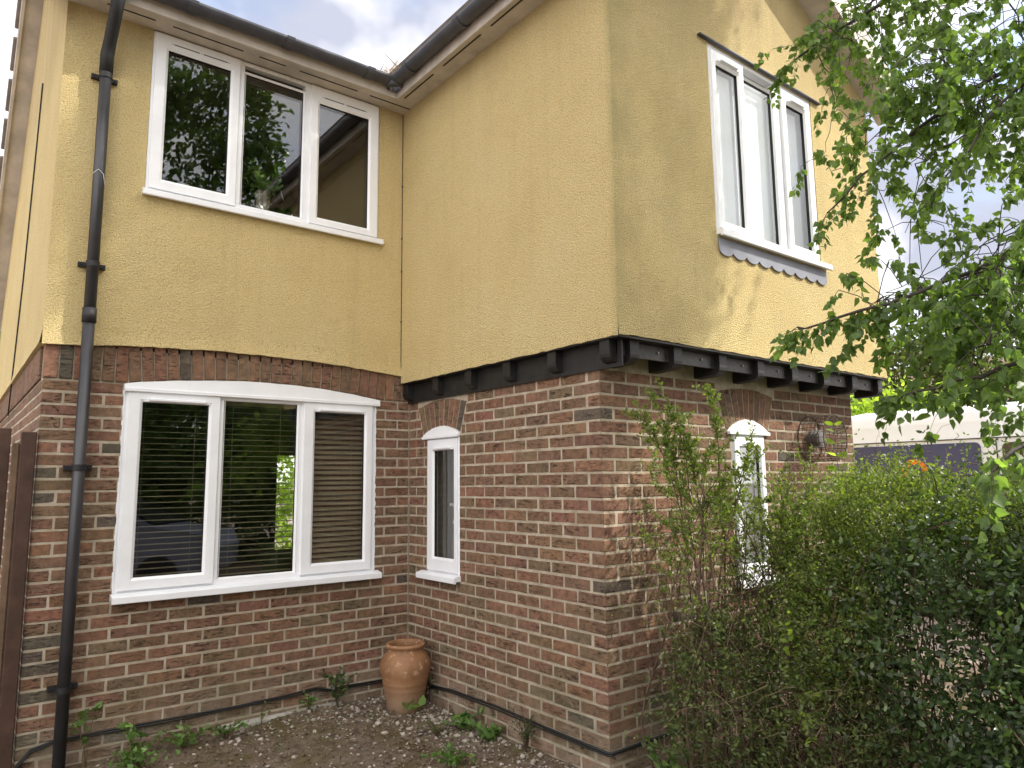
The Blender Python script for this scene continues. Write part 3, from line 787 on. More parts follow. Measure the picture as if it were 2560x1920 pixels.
def vent(f, u0, u1, v, w, slotted=False):
    mb = MB()
    if slotted:
        m = (u0 + u1) / 2
        cbox(mb, f, u0, m - .012, v - .004, v + .004, .0, .0135, .001); cbox(mb, f, m + .012, u1, v - .004, v + .004, .0, .0135, .001)
        for u in (u0 - .01, m, u1 + .01): cbox(mb, f, u - .003, u + .003, v - .003, v + .003, .0, .014, .001)
        return mb.build('trickle_vent', M['board_dark'], w)
    cbox(mb, f, u0, u1, v - .008, v + .011, .008, .034, .004); cbox(mb, f, u0 - .03, u1 + .03, v - .012, v - .004, .006, .018, .002)
    return mb.build('trickle_vent', M['upvc'], w)
M['board_dark'] = simple('grey_vent_slot', (.10, .095, .09), .7, .1)
def handle(f, u, v, w_, win):
    mb = MB(); pts = [f(u, v + .02, w_), f(u, v + .02, w_ - .03), f(u + .004, v - .01, w_ - .045), f(u + .004, v - .09, w_ - .04), f(u, v - .12, w_ - .03)]
    mb.tube(pts, [.010, .010, .010, .008, .007], 8); mb.build('handle', M['upvc'], win, True)
# wide ground floor window
wA = make_window(fA, (-2.066, -.308, .942, 2.212), [
    ('sash', (-2.049, -1.482, .962, 2.203), (-1.963, -1.555, 1.037, 2.138)), ('fixed', None, (-1.440, -.932, .992, 2.178)),
    ('sash', (-.888, -.334, .962, 2.203), (-.800, -.400, 1.036, 2.133))], [(-1.490, -1.452), (-.920, -.880)], (-2.085, -.272, .893, .948, .075))
head_plate(fA, -2.075, -.272, 2.213, lambda u: sold_lo(u) - .002, wA)
vent(fA, -1.93, -1.58, 2.152, wA); vent(fA, -.77, -.43, 2.147, wA)
for a, b in ((-2.076, -2.066), (-.308, -.298)):
    mb = MB(); zs = np.linspace(.95, 2.21, 40)
    for z0, z1 in zip(zs[:-1], zs[1:]):
        j = random.uniform(-.003, .004); cbox(mb, fA, a - (j if a < -1 else 0), b + (j if a > -1 else 0), z0, z1, -.04, .002, .001)
    mb.build('sealant', M['upvc'], wA)
handle(fA, -1.52, 1.52, -.06, wA)
# first floor window under the eaves
fAs = lambda u, v, w: (u, -.02 - w, v)
wU = make_window(fAs, (-2.028, -.316, 3.55, 4.688), [
    ('sash', (-2.012, -1.448, 3.566, 4.68), (-1.930, -1.513, 3.641, 4.574)), ('fixed', None, (-1.398, -.962, 3.582, 4.597)),
    ('sash', (-.905, -.332, 3.562, 4.68), (-.833, -.415, 3.622, 4.548))], [(-1.455, -1.410), (-.950, -.900)], (-2.045, -.288, 3.503, 3.556, .045))
vent(fAs, -1.90, -1.54, 4.622, wU, True); vent(fAs, -.80, -.45, 4.60, wU, True)
handle(fAs, -1.48, 4.08, -.06, wU)
# narrow window on the wing's side
wB = make_window(fB, (.278, .716, .94, 1.945), [('sash', (.295, .700, .958, 1.925), (.383, .648, 1.057, 1.843))], [], (.215, .735, .893, .946, .06))
head_plate(fB, .228, .725, 1.946, B_HEAD, wB); vent(fB, .40, .63, 1.857, wB)
handle(fB, .52, 1.42, -.05, wB)
# narrow window on the wing's front, behind the shrub
wC = make_window(fC, (1.238, 1.620, .94, 1.915), [('sash', (1.255, 1.605, .958, 1.895), (1.325, 1.545, 1.04, 1.82))], [], (1.20, 1.70, .893, .946, .06))
head_plate(fC, 1.188, 1.672, 1.916, C_HEAD, wC); vent(fC, 1.34, 1.53, 1.836, wC)
# first floor window on the wing's front
wF = make_window(fCs, (.845, 2.112, 3.19, 4.482), [
    ('sash', (.862, 1.222, 3.205, 4.44), (.922, 1.158, 3.262, 4.350)), ('fixed', None, (1.258, 1.590, 3.235, 4.372)),
    ('sash', (1.690, 2.078, 3.205, 4.44), (1.762, 1.996, 3.268, 4.345))], [(1.205, 1.245), (1.602, 1.700)], (.842, 2.185, 3.142, 3.196, .05))
vent(fCs, .95, 1.14, 4.385, wF); vent(fCs, 1.80, 1.98, 4.38, wF)
mb = MB(); cbox(mb, fCs, .735, 2.235, 4.488, 4.500, -.01, .028, .002); mb.build('drip_strip', M['gutter'], wF)
# scalloped lead apron
mb = MB(); n_ = 9; u0, u1 = .845, 2.165; top = []; 
pts = [(u0, 3.14)]
for k in range(n_):
    a = u0 + (u1 - u0) * k / n_; b = u0 + (u1 - u0) * (k + 1) / n_
    for t in np.linspace(0, 1, 9): pts.append((a + .004 + (b - a - .008) * t, 3.052 - .028 * math.sin(math.pi * t) ** .6))
pts.append((u1, 3.14)); m_ = len(pts)
mb.add([fCs(u, v, .008 + (3.14 - v) * .05) for u, v in pts] + [fCs(u, v, .003 + (3.14 - v) * .05) for u, v in pts],
       [list(range(m_)), list(range(m_, 2 * m_))[::-1]] + [[i, (i + 1) % m_, m_ + (i + 1) % m_, m_ + i] for i in range(m_)])
mb.build('lead_apron', M['lead'], wF)

# rooms behind the glass ----------------------------------------------------
def room(x0, x1, y0, y1, z0, z1, mat, openings=(), name='room'):
    """walls, ceiling and floor; faces listed in openings are left to the outer wall"""
    mb = MB()
    v = [(x, y, z) for z in (z0, z1) for y in (y0, y1) for x in (x0, x1)]
    F = {'floor': (0, 1, 3, 2), 'ceil': (4, 6, 7, 5), 'front': (0, 4, 5, 1), 'back': (2, 3, 7, 6), 'left': (0, 2, 6, 4), 'right': (1, 5, 7, 3)}
    for k, q in F.items():
        if k not in openings: mb.add([v[i] for i in q], [(0, 1, 2, 3)], 1 if k == 'floor' else 0)
    return mb, mb
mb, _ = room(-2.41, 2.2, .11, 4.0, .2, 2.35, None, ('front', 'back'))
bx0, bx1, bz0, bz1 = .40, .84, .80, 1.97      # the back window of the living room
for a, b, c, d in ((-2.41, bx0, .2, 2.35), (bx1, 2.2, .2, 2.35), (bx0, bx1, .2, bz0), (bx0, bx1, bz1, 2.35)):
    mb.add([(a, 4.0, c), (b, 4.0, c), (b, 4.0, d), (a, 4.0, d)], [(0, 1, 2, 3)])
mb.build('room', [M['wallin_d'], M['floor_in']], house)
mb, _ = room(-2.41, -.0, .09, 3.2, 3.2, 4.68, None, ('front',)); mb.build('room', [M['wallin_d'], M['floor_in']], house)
mb, _ = room(.11, 2.78, -2.04, -.15, .2, 2.36, None, ('front', 'left')); mb.build('room', [M['wallin'], M['floor_in']], house)
mb, _ = room(0, 2.95, YC + .09, -.2, 2.6, 4.8, None, ('front',)); mb.build('room', [M['wallin'], M['floor_in']], house)
mb = MB(); cbox(mb, fA, -2.4, -.02, .90, .925, -.30, -.066, .004); mb.build('window_board', M['upvc'], house)
mb = MB(); cbox(mb, fA, -2.4, -.02, 3.535, 3.560, -.30, -.09, .004); mb.build('window_board', M['upvc'], house)

def blind(u0, u1, z0, z1, label, tilt, x_off, dy=.14):
    b = empty('venetian_blind', ((u0 + u1) / 2, dy, z1), label, 'blind', 'wooden blinds behind the wide ground floor window')
    n_ = int((z1 - z0) / .0385); me = None
    ct, st_ = math.cos(tilt), math.sin(tilt)
    for k in range(n_):
        z = z1 - .02 - k * .0385
        if me is None:
            mb = MB(); cbox(mb, lambda u, v, w: (u, v * ct - w * st_, v * st_ + w * ct), -(u1 - u0) / 2, (u1 - u0) / 2, -.0175, .0175, -.0012, .0012, .0006); me = mb.mesh('slat', M['slat'])
        o = bpy.data.objects.new('slat', me); COL.objects.link(o); o.parent = b; o.location = (0, random.uniform(-.001, .001), z - z1); o.rotation_euler = (0, random.uniform(-.002, .002), 0)
    for s in (-.3, .3):
        mb = MB(); x = (u0 + u1) / 2 + s * (u1 - u0); mb.tube([(x, dy - .02, z0), (x, dy - .02, z1)], .0015, 4); mb.build('cord', M['slat'], b)
    mb = MB(); mb.box((u0, dy - .025, z1 - .01), (u1, dy + .025, z1 + .03)); mb.build('head_rail', M['slat'], b)
blind(-2.03, -1.50, .95, 2.17, 'wooden slatted blind behind the left pane of the wide ground floor window', .12, 0)
blind(-1.47, -.90, .95, 2.17, 'wooden slatted blind behind the wider middle pane of the ground floor window', .12, 0)
blind(-.87, -.34, .95, 2.17, 'darker, more tightly closed slatted blind in the ground floor window, nearest the inner corner', .75, 0)
# white sheets behind the wing's panes; the upper one imitates reflected sky
mb = MB(); mb.box((.86, YC + .082, 3.15), (2.10, YC + .085, 4.5)); o = mb.build('white_sheet', M['sheet_w']); tag(o, 'added white sheet imitating the sky reflected in the first floor window above the lead apron', 'blind')
mb = MB(); mb.box((1.24, -LB + .082, .95), (1.62, -LB + .085, 1.93)); o = mb.build('white_sheet', M['sheet_w']); tag(o, 'white blind in the narrow window behind the feathery shrub', 'blind')

# flue with wire guard -----------------------------------------------------
flue = MB(); fc = (2.235, 1.90)
flue.tube([fC(fc[0], fc[1], -.02), fC(fc[0], fc[1], .10)], .052, 20)
for k in range(3): flue.tube([fC(fc[0], fc[1], .03 + .028 * k), fC(fc[0], fc[1], .037 + .028 * k)], .066, 20)
fl = flue.build('flue_terminal', M['metal_d'], house, False)
gd = MB(); RG = .172; dep = .20
def gp(a, r, w): return fC(fc[0] + r * math.cos(a), fc[1] + r * math.sin(a), w)
for w, r in ((.004, RG), (.035, RG), (.066, RG), (.097, RG), (.128, RG), (.159, RG), (dep, RG * .98)):
    gd.tube([gp(2 * math.pi * k / 28, r, w) for k in range(29)], .0042 if w in (.004, dep) else .0018, 5, cap=False)
for k in range(28):
    a = 2 * math.pi * k / 28; gd.tube([gp(a, RG, 0), gp(a, RG, dep)], .0019, 4)
for k in range(-9, 10):
    t = k * .0185; h = math.sqrt(max(RG ** 2 - t * t, 0))
    gd.tube([fC(fc[0] + t, fc[1] - h, dep), fC(fc[0] + t, fc[1] + h, dep)], .0019, 4); gd.tube([fC(fc[0] - h, fc[1] + t, dep), fC(fc[0] + h, fc[1] + t, dep)], .0019, 4)
gd.build('wire_guard', M['wire'], fl)

# cables -------------------------------------------------------------------
mb = MB()
A_ = [(-2.56, .05), (-2.53, .03), (-2.49, .075), (-2.44, .135), (-2.33, .157), (-2.04, .16), (-1.65, .155), (-1.275, .153), (-.95, .161), (-.752, .174), (-.643, .143), (-.50, .146), (-.25, .140), (-.03, .13)]
pts = [(x, -.016, z) for x, z in A_] + [(-.016, -.03, .13), (-.016, -.26, .124), (-.016, -.62, .157), (-.016, -1.158, .166), (-.016, -1.7, .155), (-.018, -2.165, .150), (-.005, -2.185, .150), (.3, -2.18, .152), (.9, -2.18, .158), (1.5, -2.18, .155)]
mb.tube(pts, .0075, 6); mb.tube([(p[0], p[1] - .004, p[2] - .011 + .004 * math.sin(i * 2)) if i < 14 else (p[0] - .004, p[1], p[2] - .012 + .004 * math.sin(i)) for i, p in enumerate(pts)], .005, 5)
o = mb.build('cable', M['cable'], None, True); tag(o, 'black cable running low along the foot of the brick walls', 'cable')
mb = MB(); mb.tube([(-2.541, 1.44, 4.80), (-2.541, 1.46, 4.76), (-2.541, 1.55, 4.35), (-2.541, 1.673, 3.9), (-2.541, 1.835, 3.27), (-2.541, 2.2, 2.5), (-2.545, 2.25, 2.2)], .006, 5)
o = mb.build('cable', M['cable'], None, True); tag(o, 'thin black cable hanging down the rendered gable side past the downpipe', 'cable')

# gate and fence at the left ------------------------------------------------
gate = empty('wooden_gate', (-2.6, 0, 0), 'brown stained wooden gate beside the left corner of the brick wall', 'gate')
f_ = lambda u, v, w: (-2.53 - u * .9, -.02 + u * .45 - w, v)
mb = MB(); cbox(mb, lambda u, v, w: (u, -w, v), -2.600, -2.522, -.08, 1.925, -.03, .035, .006); mb.build('gate_post', M['fence'], gate)
mb = MB(); cbox(mb, lambda u, v, w: (u, -w, v), -2.636, -2.603, -.08, 1.86, -.035, .02, .005); mb.build('gate_stile', M['fence_pale'], gate)
for k in range(6):
    a = -2.64 - (k + 1) * .085; mb = MB(); cbox(mb, lambda u, v, w: (u, -w, v), a, a + .082, -.08, 1.95 + random.uniform(-.004, .004), -.06 - .004 * (k % 2), -.037 - .004 * (k % 2), .004, 0, .001); mb.build('gate_board', M['fence'], gate)

# terracotta pot --------------------------------------------------------------
pc = (-.215, -.34, .0)
pot = empty('terracotta_pot', pc, 'large empty terracotta pot standing on soil in the corner between brick walls', 'pot')
prof = [(.0, .0), (.120, .0), (.130, .012), (.140, .08), (.152, .15), (.153, .153), (.152, .158), (.160, .19), (.161, .193), (.160, .198), (.178, .26), (.183, .29), (.182, .32), (.174, .345), (.170, .350), (.168, .356), (.155, .378), (.138, .396), (.130, .410), (.128, .425), (.134, .433), (.141, .440), (.143, .450), (.138, .459), (.127, .462), (.118, .456), (.113, .440), (.115, .41), (.13, .37), (.13, .34)]
mb = MB(); mb.lathe(prof, pc, 56); mb.build('pot_body', M['terracotta'], pot, True)
mb = MB(); mb.lathe([(0, .385), (.06, .392), (.124, .38)], pc, 24); mb.build('pot_soil', M['soilpot'], pot, True)

# ------------------------------------------------------------------ plants
def rand_rot(n, up=None):
    """n random rotation matrices (n,3,3)"""
    q = rng.normal(size=(n, 4)); q /= np.linalg.norm(q, axis=1)[:, None]; w, x, y, z = q.T
    return np.stack([np.stack([1 - 2 * (y * y + z * z), 2 * (x * y - z * w), 2 * (x * z + y * w)], 1), np.stack([2 * (x * y + z * w), 1 - 2 * (x * x + z * z), 2 * (y * z - x * w)], 1), np.stack([2 * (x * z - y * w), 2 * (y * z + x * w), 1 - 2 * (x * x + y * y)], 1)], 1)
def frames(axis, jitter):
    """rotation matrices whose local y is near axis, with a random roll"""
    n_ = len(axis); a = axis + rng.normal(0, jitter, axis.shape); a /= np.linalg.norm(a, axis=1)[:, None] + 1e-9
    r = rng.normal(size=a.shape); x = np.cross(a, r); x /= np.linalg.norm(x, axis=1)[:, None] + 1e-9; z = np.cross(x, a)
    return np.stack([x, a, z], 2)
LEAF = {'birch': (np.array([(0, 0, 0), (.40, .22, .05), (.36, .48, .04), (.15, .8, -.02), (0, 1.05, -.08), (-.15, .8, -.02), (-.36, .48, .04), (-.40, .22, .05), (0, .5, -.05)]), [(0, 1, 8), (1, 2, 8), (2, 3, 8), (3, 4, 8), (4, 5, 8), (5, 6, 8), (6, 7, 8), (7, 0, 8)]),
        'oval': (np.array([(0, 0, 0), (.22, .3, .06), (.22, .65, .05), (0, 1, -.05), (-.22, .65, .05), (-.22, .3, .06)]), [(0, 1, 5), (1, 2, 5), (2, 4, 5), (2, 3, 4)]),
        'small': (np.array([(0, 0, 0), (.29, .45, .05), (0, 1, 0), (-.29, .45, .05)]), [(0, 1, 3), (1, 2, 3)]),
        'blade': (np.array([(-.03, 0, 0), (.03, 0, 0), (.02, .6, .06), (0, 1, .2), (-.02, .6, .06)]), [(0, 1, 2), (0, 2, 4), (4, 2, 3)])}
def leaf_mesh(name, P, Rm, S, shape, mat):
    v, t = LEAF[shape]; t = np.array(t); n_ = len(P); k = len(v)
    V = np.einsum('nij,kj->nki', Rm, v) * np.asarray(S)[:, None, None] + P[:, None, :]
    Fc = (t[None] + (np.arange(n_) * k)[:, None, None]).reshape(-1)
    return fast_mesh(name, V.reshape(-1, 3), Fc, 3, mat)

# birch -----------------------------------------------------------------------
birch = empty('birch_tree', (2.7, -5.5, 0), 'leafy birch tree whose drooping branches hang over the right side of the house', 'tree')
CL = [(1.10, -3.21, 4.16, .31, .33, 24), (.87, -3.74, 3.79, .35, .31, 20), (.51, -4.16, 3.42, .22, .29, 16), (.91, -3.46, 3.51, .32, .26, 26),
      (.62, -3.95, 3.16, .31, .24, 18), (1.20, -2.92, 4.24, .13, .23, 5), (1.07, -2.81, 4.19, .13, .08, 2), (1.26, -2.84, 4.24, .16, .08, 3),
      (.45, -3.74, 2.75, .27, .16, 7), (.45, -4.12, 2.70, .15, .25, 9), (.28, -3.82, 2.45, .24, .15, 14), (.22, -4.13, 2.29, .17, .20, 14),
      (.13, -3.56, 2.36, .16, .09, 6), (.73, -3.39, 3.17, .13, .17, 9), (.25, -3.98, 2.06, .21, .13, 9), (-.05, -4.22, 1.85, .08, .15, 6),
      (-.35, -4.34, 1.66, .05, .07, 1), (.23, -3.61, 2.22, .11, .11, 4), (.92, -3.10, 3.57, .16, .14, 3)]
wood = MB()
trunk_pts = [(2.7, -5.5, -.1), (2.68, -5.45, 1.5), (2.6, -5.4, 3.2), (2.5, -5.3, 5.), (2.4, -5.1, 7.), (2.3, -5., 9.)]
wood.tube(trunk_pts, [.16, .14, .12, .095, .06, .02], 10)
limbs = [[(2.65, -5.42, 2.9), (1.9, -5.0, 3.15), (1.2, -4.55, 2.95), (.65, -4.2, 2.62), (.35, -3.9, 2.42), (.10, -3.55, 2.30), (-.02, -3.42, 2.26)],
         [(2.6, -5.4, 3.3), (1.9, -4.9, 3.8), (1.35, -4.35, 3.75), (.95, -3.85, 3.5), (.70, -3.5, 3.2), (.55, -3.3, 2.95)],
         [(2.55, -5.35, 4.0), (2.0, -4.7, 4.6), (1.55, -4.0, 4.6), (1.25, -3.4, 4.4), (1.1, -3.0, 4.25), (1.05, -2.8, 4.15)],
         [(2.62, -5.42, 3.1), (1.7, -4.95, 3.5), (1.0, -4.5, 3.45), (.55, -4.2, 3.25), (.3, -4.0, 2.9)],
         [(2.66, -5.45, 2.5), (1.8, -5.05, 2.55), (1.0, -4.65, 2.3), (.45, -4.25, 2.08), (.2, -3.95, 1.98), (.1, -3.75, 1.93)],
         [(2.66, -5.45, 2.4), (1.5, -5.0, 2.3), (.6, -4.6, 2.0), (-.1, -4.35, 1.75), (-.5, -4.28, 1.62)]]
def smooth(pts, n_=4):
    P = [Vector(p) for p in pts]; out = []
    for i in range(len(P) - 1):
        p0, p1, p2, p3 = P[max(i - 1, 0)], P[i], P[i + 1], P[min(i + 2, len(P) - 1)]
        for k in range(n_):
            t = k / n_; out.append(.5 * ((2 * p1) + (-p0 + p2) * t + (2 * p0 - 5 * p1 + 4 * p2 - p3) * t * t + (-p0 + 3 * p1 - 3 * p2 + p3) * t ** 3))
    out.append(P[-1]); return out
limb_nodes = []
for l in limbs:
    s = smooth(l); s = [p + Vector((random.uniform(-.012, .012),) * 3) for p in s]
    wood.tube(s, [.021 * (1 - .86 * i / len(s)) for i in range(len(s))], 6); limb_nodes += [(p_, s, i_) for i_, p_ in enumerate(s) if i_ >= 4]
LP, LA, LS = [], [], []
def twig(base, end_dir, ln, leaf, nl, wr=.0022):
    p = Vector(base); d = Vector(end_dir).normalized(); pts = [p.copy()]; seg = ln / 7
    for k in range(7):
        d = (d + Vector((random.gauss(0, .13), random.gauss(0, .13), random.gauss(0, .10) - .16))).normalized(); p = p + d * seg; pts.append(p.copy())
    wood.tube(pts, [wr * (1 - .1 * i) for i in range(8)], 3, cap=False)
    for k in range(nl):
        t = random.uniform(.05, 1) * 6.99; i = int(t); q = pts[i].lerp(pts[i + 1], t - i)
        side = Vector((random.gauss(0, 1), random.gauss(0, 1), random.gauss(-.5, .6))).normalized()
        LP.append(q + side * random.uniform(.006, .02)); LA.append((side * .8 + d * .5 + Vector((0, 0, -.6))).normalized()); LS.append(leaf * random.uniform(.65, 1.2))
    return pts
for (x, y, z, rx, rz, nt_) in CL:
    nn = int(nt_ * 2.65); nb_ = max(1, round(nn / 9)); sec = []
    cc_ = Vector((x + .06, y - .05, z)); nd = min(limb_nodes, key=lambda q: (q[0] - cc_).length + max(0, cc_.z - q[0].z) * .6)
    for k in range(nb_):      # a few forking branches reach into the clump
        i0 = min(max(3, nd[2] - random.randint(0, 7)), len(nd[1]) - 1); st_ = nd[1][i0]
        e = cc_ + Vector((random.gauss(0, rx * .75), random.gauss(0, rx * .75), random.gauss(0, rz * .6)))
        mid = st_.lerp(e, .55) + Vector((random.gauss(0, .05), random.gauss(0, .05), .07)); pts = [p_ + Vector((random.gauss(0, .008), random.gauss(0, .008), random.gauss(0, .008))) for p_ in smooth([st_, mid, e], 6)]
        wood.tube(pts, [.0048 * (1 - .06 * i) for i in range(len(pts))], 4, cap=False); sec += pts[5:]
    for k in range(nn):
        b0_ = random.choice(sec); c = b0_ + Vector((random.gauss(0, .09), random.gauss(0, .09), random.gauss(-.02, .08)))
        wood.tube([b0_, b0_.lerp(c, .5) + Vector((0, 0, .015)), c], [.0026, .0023, .002], 3, cap=False)
        dd = (c - b0_).normalized() * .8 + Vector((random.gauss(0, .45), random.gauss(0, .45), random.gauss(-.35, .35)))
        twig(c, dd, random.uniform(.14, .32), .041, random.randint(18, 28), .0016)
for (p_, s_, i_) in limb_nodes:      # leafy sprays right out to the limb tips
    if i_ >= len(s_) - 8:
        for k in range(2):
            d_ = (s_[min(i_ + 1, len(s_) - 1)] - s_[i_ - 1]).normalized()
            twig(p_, d_ + Vector((random.gauss(0, .4), random.gauss(0, .4), random.gauss(-.2, .3))), random.uniform(.10, .22), .040, random.randint(9, 15), .0016)
# crown above and behind the camera's view: boughs that throw the shade on the courtyard and the wing's left edge
crown = []
def lit_zone(c):      # would this bough shade the sunny part of the wing's front?
    sh = c - np.array(SUN) * ((c[1] - YC) / SUN.y); return .62 < sh[0] < 3.7 and 1.4 < sh[2] < 5.0
def above_view(c): return c[2] > 1.6 + .70 * ((c[0] + 2.95) * .616 + (c[1] + 5.1) * .788) + .75
tries = 0
for (xr, yr, zr, tr, n_) in (((-.15, .45), (YC, YC), (2.5, 5.0), (4.2, 6.6), 84), ((-2.5, -.9), (0, 0), (2.5, 4.7), (6.0, 9.0), 27), ((.2, 1.6), (YC, YC), (4.95, 5.6), (4, 6), 5), ((-2.4, 0), (-2.2, -.3), (0, .3), (8, 11), 12)):
    k = 0
    while k < n_ and tries < 6000:
        tries += 1
        c = np.array([rng.uniform(*xr), rng.uniform(*yr) if yr[0] != yr[1] else yr[0], rng.uniform(*zr)]) + np.array(SUN) * rng.uniform(*tr)
        if lit_zone(c) or not above_view(c): continue
        crown.append(c); k += 1
CP, CA, CS = [], [], []
for c in crown:
    ln_ = Vector(trunk_pts[3 + (c[2] > 7)]); wood.tube(smooth([ln_, ln_.lerp(Vector(c), .5) + Vector((0, 0, .2)), Vector(c)], 3), [.02, .017, .014, .011, .009, .007, .005], 4, cap=False)
    n_ = 130; p = c + rng.normal(0, .21, (n_, 3)); CP.append(p); a = rng.normal(0, 1, (n_, 3)); a[:, 2] -= .6; CA.append(a); CS.append(rng.uniform(.05, .08, n_))
wood.build('branches', M['bark'], birch, True)
LP = np.array([tuple(p) for p in LP]); LA = np.array([tuple(a) for a in LA]); LS = np.array(LS)
Rm = frames(LA, .35)
dist = np.linalg.norm(LP - camp, axis=1); dv = (LP - camp) / dist[:, None]
apparent = LS ** 2 / dist ** 2 * (.3 + np.abs(np.einsum('ni,ni->n', dv, Rm[:, :, 2]))) 
infr = []
Rc = np.array(cam.rotation_euler.to_matrix())
q = (LP - camp) @ Rc; uu = q[:, 0] / -q[:, 2]; vv = q[:, 1] / -q[:, 2]
inf = (np.abs(uu) < .70) & (np.abs(vv) < .52) & (q[:, 2] < 0)
order = np.argsort(-(apparent * inf)); top = order[:300]; rest = order[300:]
bv, bt = LEAF['birch']; lm = []
for k in range(4):
    mb = MB(); v = bv.copy(); v[:, 2] += rng.normal(0, .02, len(v)); v[:, 0] *= rng.uniform(.88, 1.1); mb.add(v.tolist(), bt); lm.append(mb.mesh('leaf', M['birch']))
for i in top:
    o = bpy.data.objects.new('leaf', lm[i % 4]); COL.objects.link(o); o.parent = birch
    m4 = Matrix(Rm[i].tolist()).to_4x4() @ Matrix.Scale(float(LS[i]), 4); m4.translation = Vector(LP[i]) - birch.location; o.matrix_basis = m4
tag(link('leaves', leaf_mesh('leaves', LP[rest], Rm[rest], LS[rest], 'birch', M['birch']), birch), kind='stuff')
CP = np.concatenate(CP); CA = np.concatenate(CA); CS = np.concatenate(CS)
link('crown', leaf_mesh('crown', CP, frames(CA, .5), CS, 'birch', M['birch']), birch)

# generic shrubs -----------------------------------------------------------------
def grow(mb, base, d, ln, r, depth, tips, wander=.22, up=.05, kids=3, nseg=6):
    p = Vector(base); d = Vector(d).normalized(); pts = [p.copy()]
    for k in range(nseg):
        d = (d + Vector((random.gauss(0, wander), random.gauss(0, wander), random.gauss(0, wander * .6) + up))).normalized(); p = p + d * (ln / nseg); pts.append(p.copy())
    mb.tube(pts, [r * (1 - .5 * i / nseg) for i in range(nseg + 1)], 4 if r > .003 else 3, cap=False)
    if depth == 0: tips.append(pts); return
    for k in range(kids):
        i = random.randint(2, nseg); dd = (d + Vector((random.gauss(0, .55), random.gauss(0, .55), random.gauss(.1, .3)))).normalized()
        grow(mb, pts[i], dd, ln * random.uniform(.4, .62), r * .55, depth - 1, tips, wander, up, kids, nseg)
    tips.append(pts[-3:])
def leaves_on(tips, per, size, axis_up=.3, spread=.012, lo=0.):
    P, A, S = [], [], []
    for pts in tips:
        n_ = len(pts) - 1
        for k in range(per):
            t = random.uniform(lo, 1) * (n_ - .001); i = int(t); q = pts[i].lerp(pts[i + 1], t - i); d = (pts[i + 1] - pts[i]).normalized()
            s = Vector((random.gauss(0, 1), random.gauss(0, 1), random.gauss(axis_up, .7))).normalized()
            P.append(tuple(q + s * random.uniform(0, spread))); A.append(tuple((s + d * .6).normalized())); S.append(size * random.uniform(.6, 1.3))
    return np.array(P), np.array(A), np.array(S)

# feathery shrub against the wing's front
shrub = empty('feathery_shrub', (.55, -2.6, 0), 'feathery small-leaved shrub with bare brown stems against the narrow window', 'shrub')
wd = MB(); tips = []
for k in range(24):
    bx, by = random.uniform(.12, 1.0), random.uniform(-2.72, -2.34)
    H = random.uniform(.95, 1.55)
    pts = smooth([(bx, by, 0), (bx + random.uniform(-.12, .05), by + random.uniform(-.04, .03), H * .35), (bx + random.uniform(-.2, .15), by + random.uniform(-.08, .02), H * .7), (bx + random.uniform(-.22, .22), by + random.uniform(-.12, .04), H)], 3)
    wd.tube(pts, [.0075 * (1 - .6 * i / len(pts)) for i in range(len(pts))], 5, cap=False)
    for j in range(9):
        i = random.randint(4, len(pts) - 1); d = Vector((random.gauss(0, .6), random.gauss(-.05, .35), random.gauss(.75, .4)))
        grow(wd, pts[i], d, random.uniform(.18, .42), .0028, 1, tips, .2, .04, 3, 5)
for (a, b) in (((.20, -2.56, 1.45), (-.06, -2.62, 2.02)), ((.22, -2.60, 1.5), (.02, -2.66, 2.0)), ((.45, -2.62, 1.45), (.36, -2.66, 2.10)), ((.15, -2.6, 1.4), (-.20, -2.66, 1.93)), ((.3, -2.6, 1.4), (.14, -2.62, 1.86))):
    a, b = Vector(a), Vector(b); pts = smooth([a, a.lerp(b, .5) + Vector((.03, 0, .02)), b], 4); wd.tube(pts, [.004, .0038, .0035, .003, .0028, .0024, .002, .0017, .0012], 4, cap=False)
    for j in range(16):
        t = random.uniform(.35, 1) * (len(pts) - 1.01); i = int(t); d = (pts[i + 1] - pts[i]).normalized() + Vector((random.gauss(0, .5), random.gauss(0, .5), random.gauss(0, .4)))
        grow(wd, pts[i].lerp(pts[i + 1], t - i), d, random.uniform(.06, .16), .0013, 0, tips, .2, .02, 0, 4)
wd.build('stems', M['stem'], shrub)
P, A, S = leaves_on(tips, 30, .022, .4, .008); keep = (P[:, 2] > 1.16 + .12 * (P[:, 0] > .15) + rng.normal(0, .22, len(P))); P, A, S = P[keep], A[keep], S[keep]
tag(link('leaves', leaf_mesh('leaves', P, frames(A, .3), S, 'small', M['spirea']), shrub), kind='stuff')

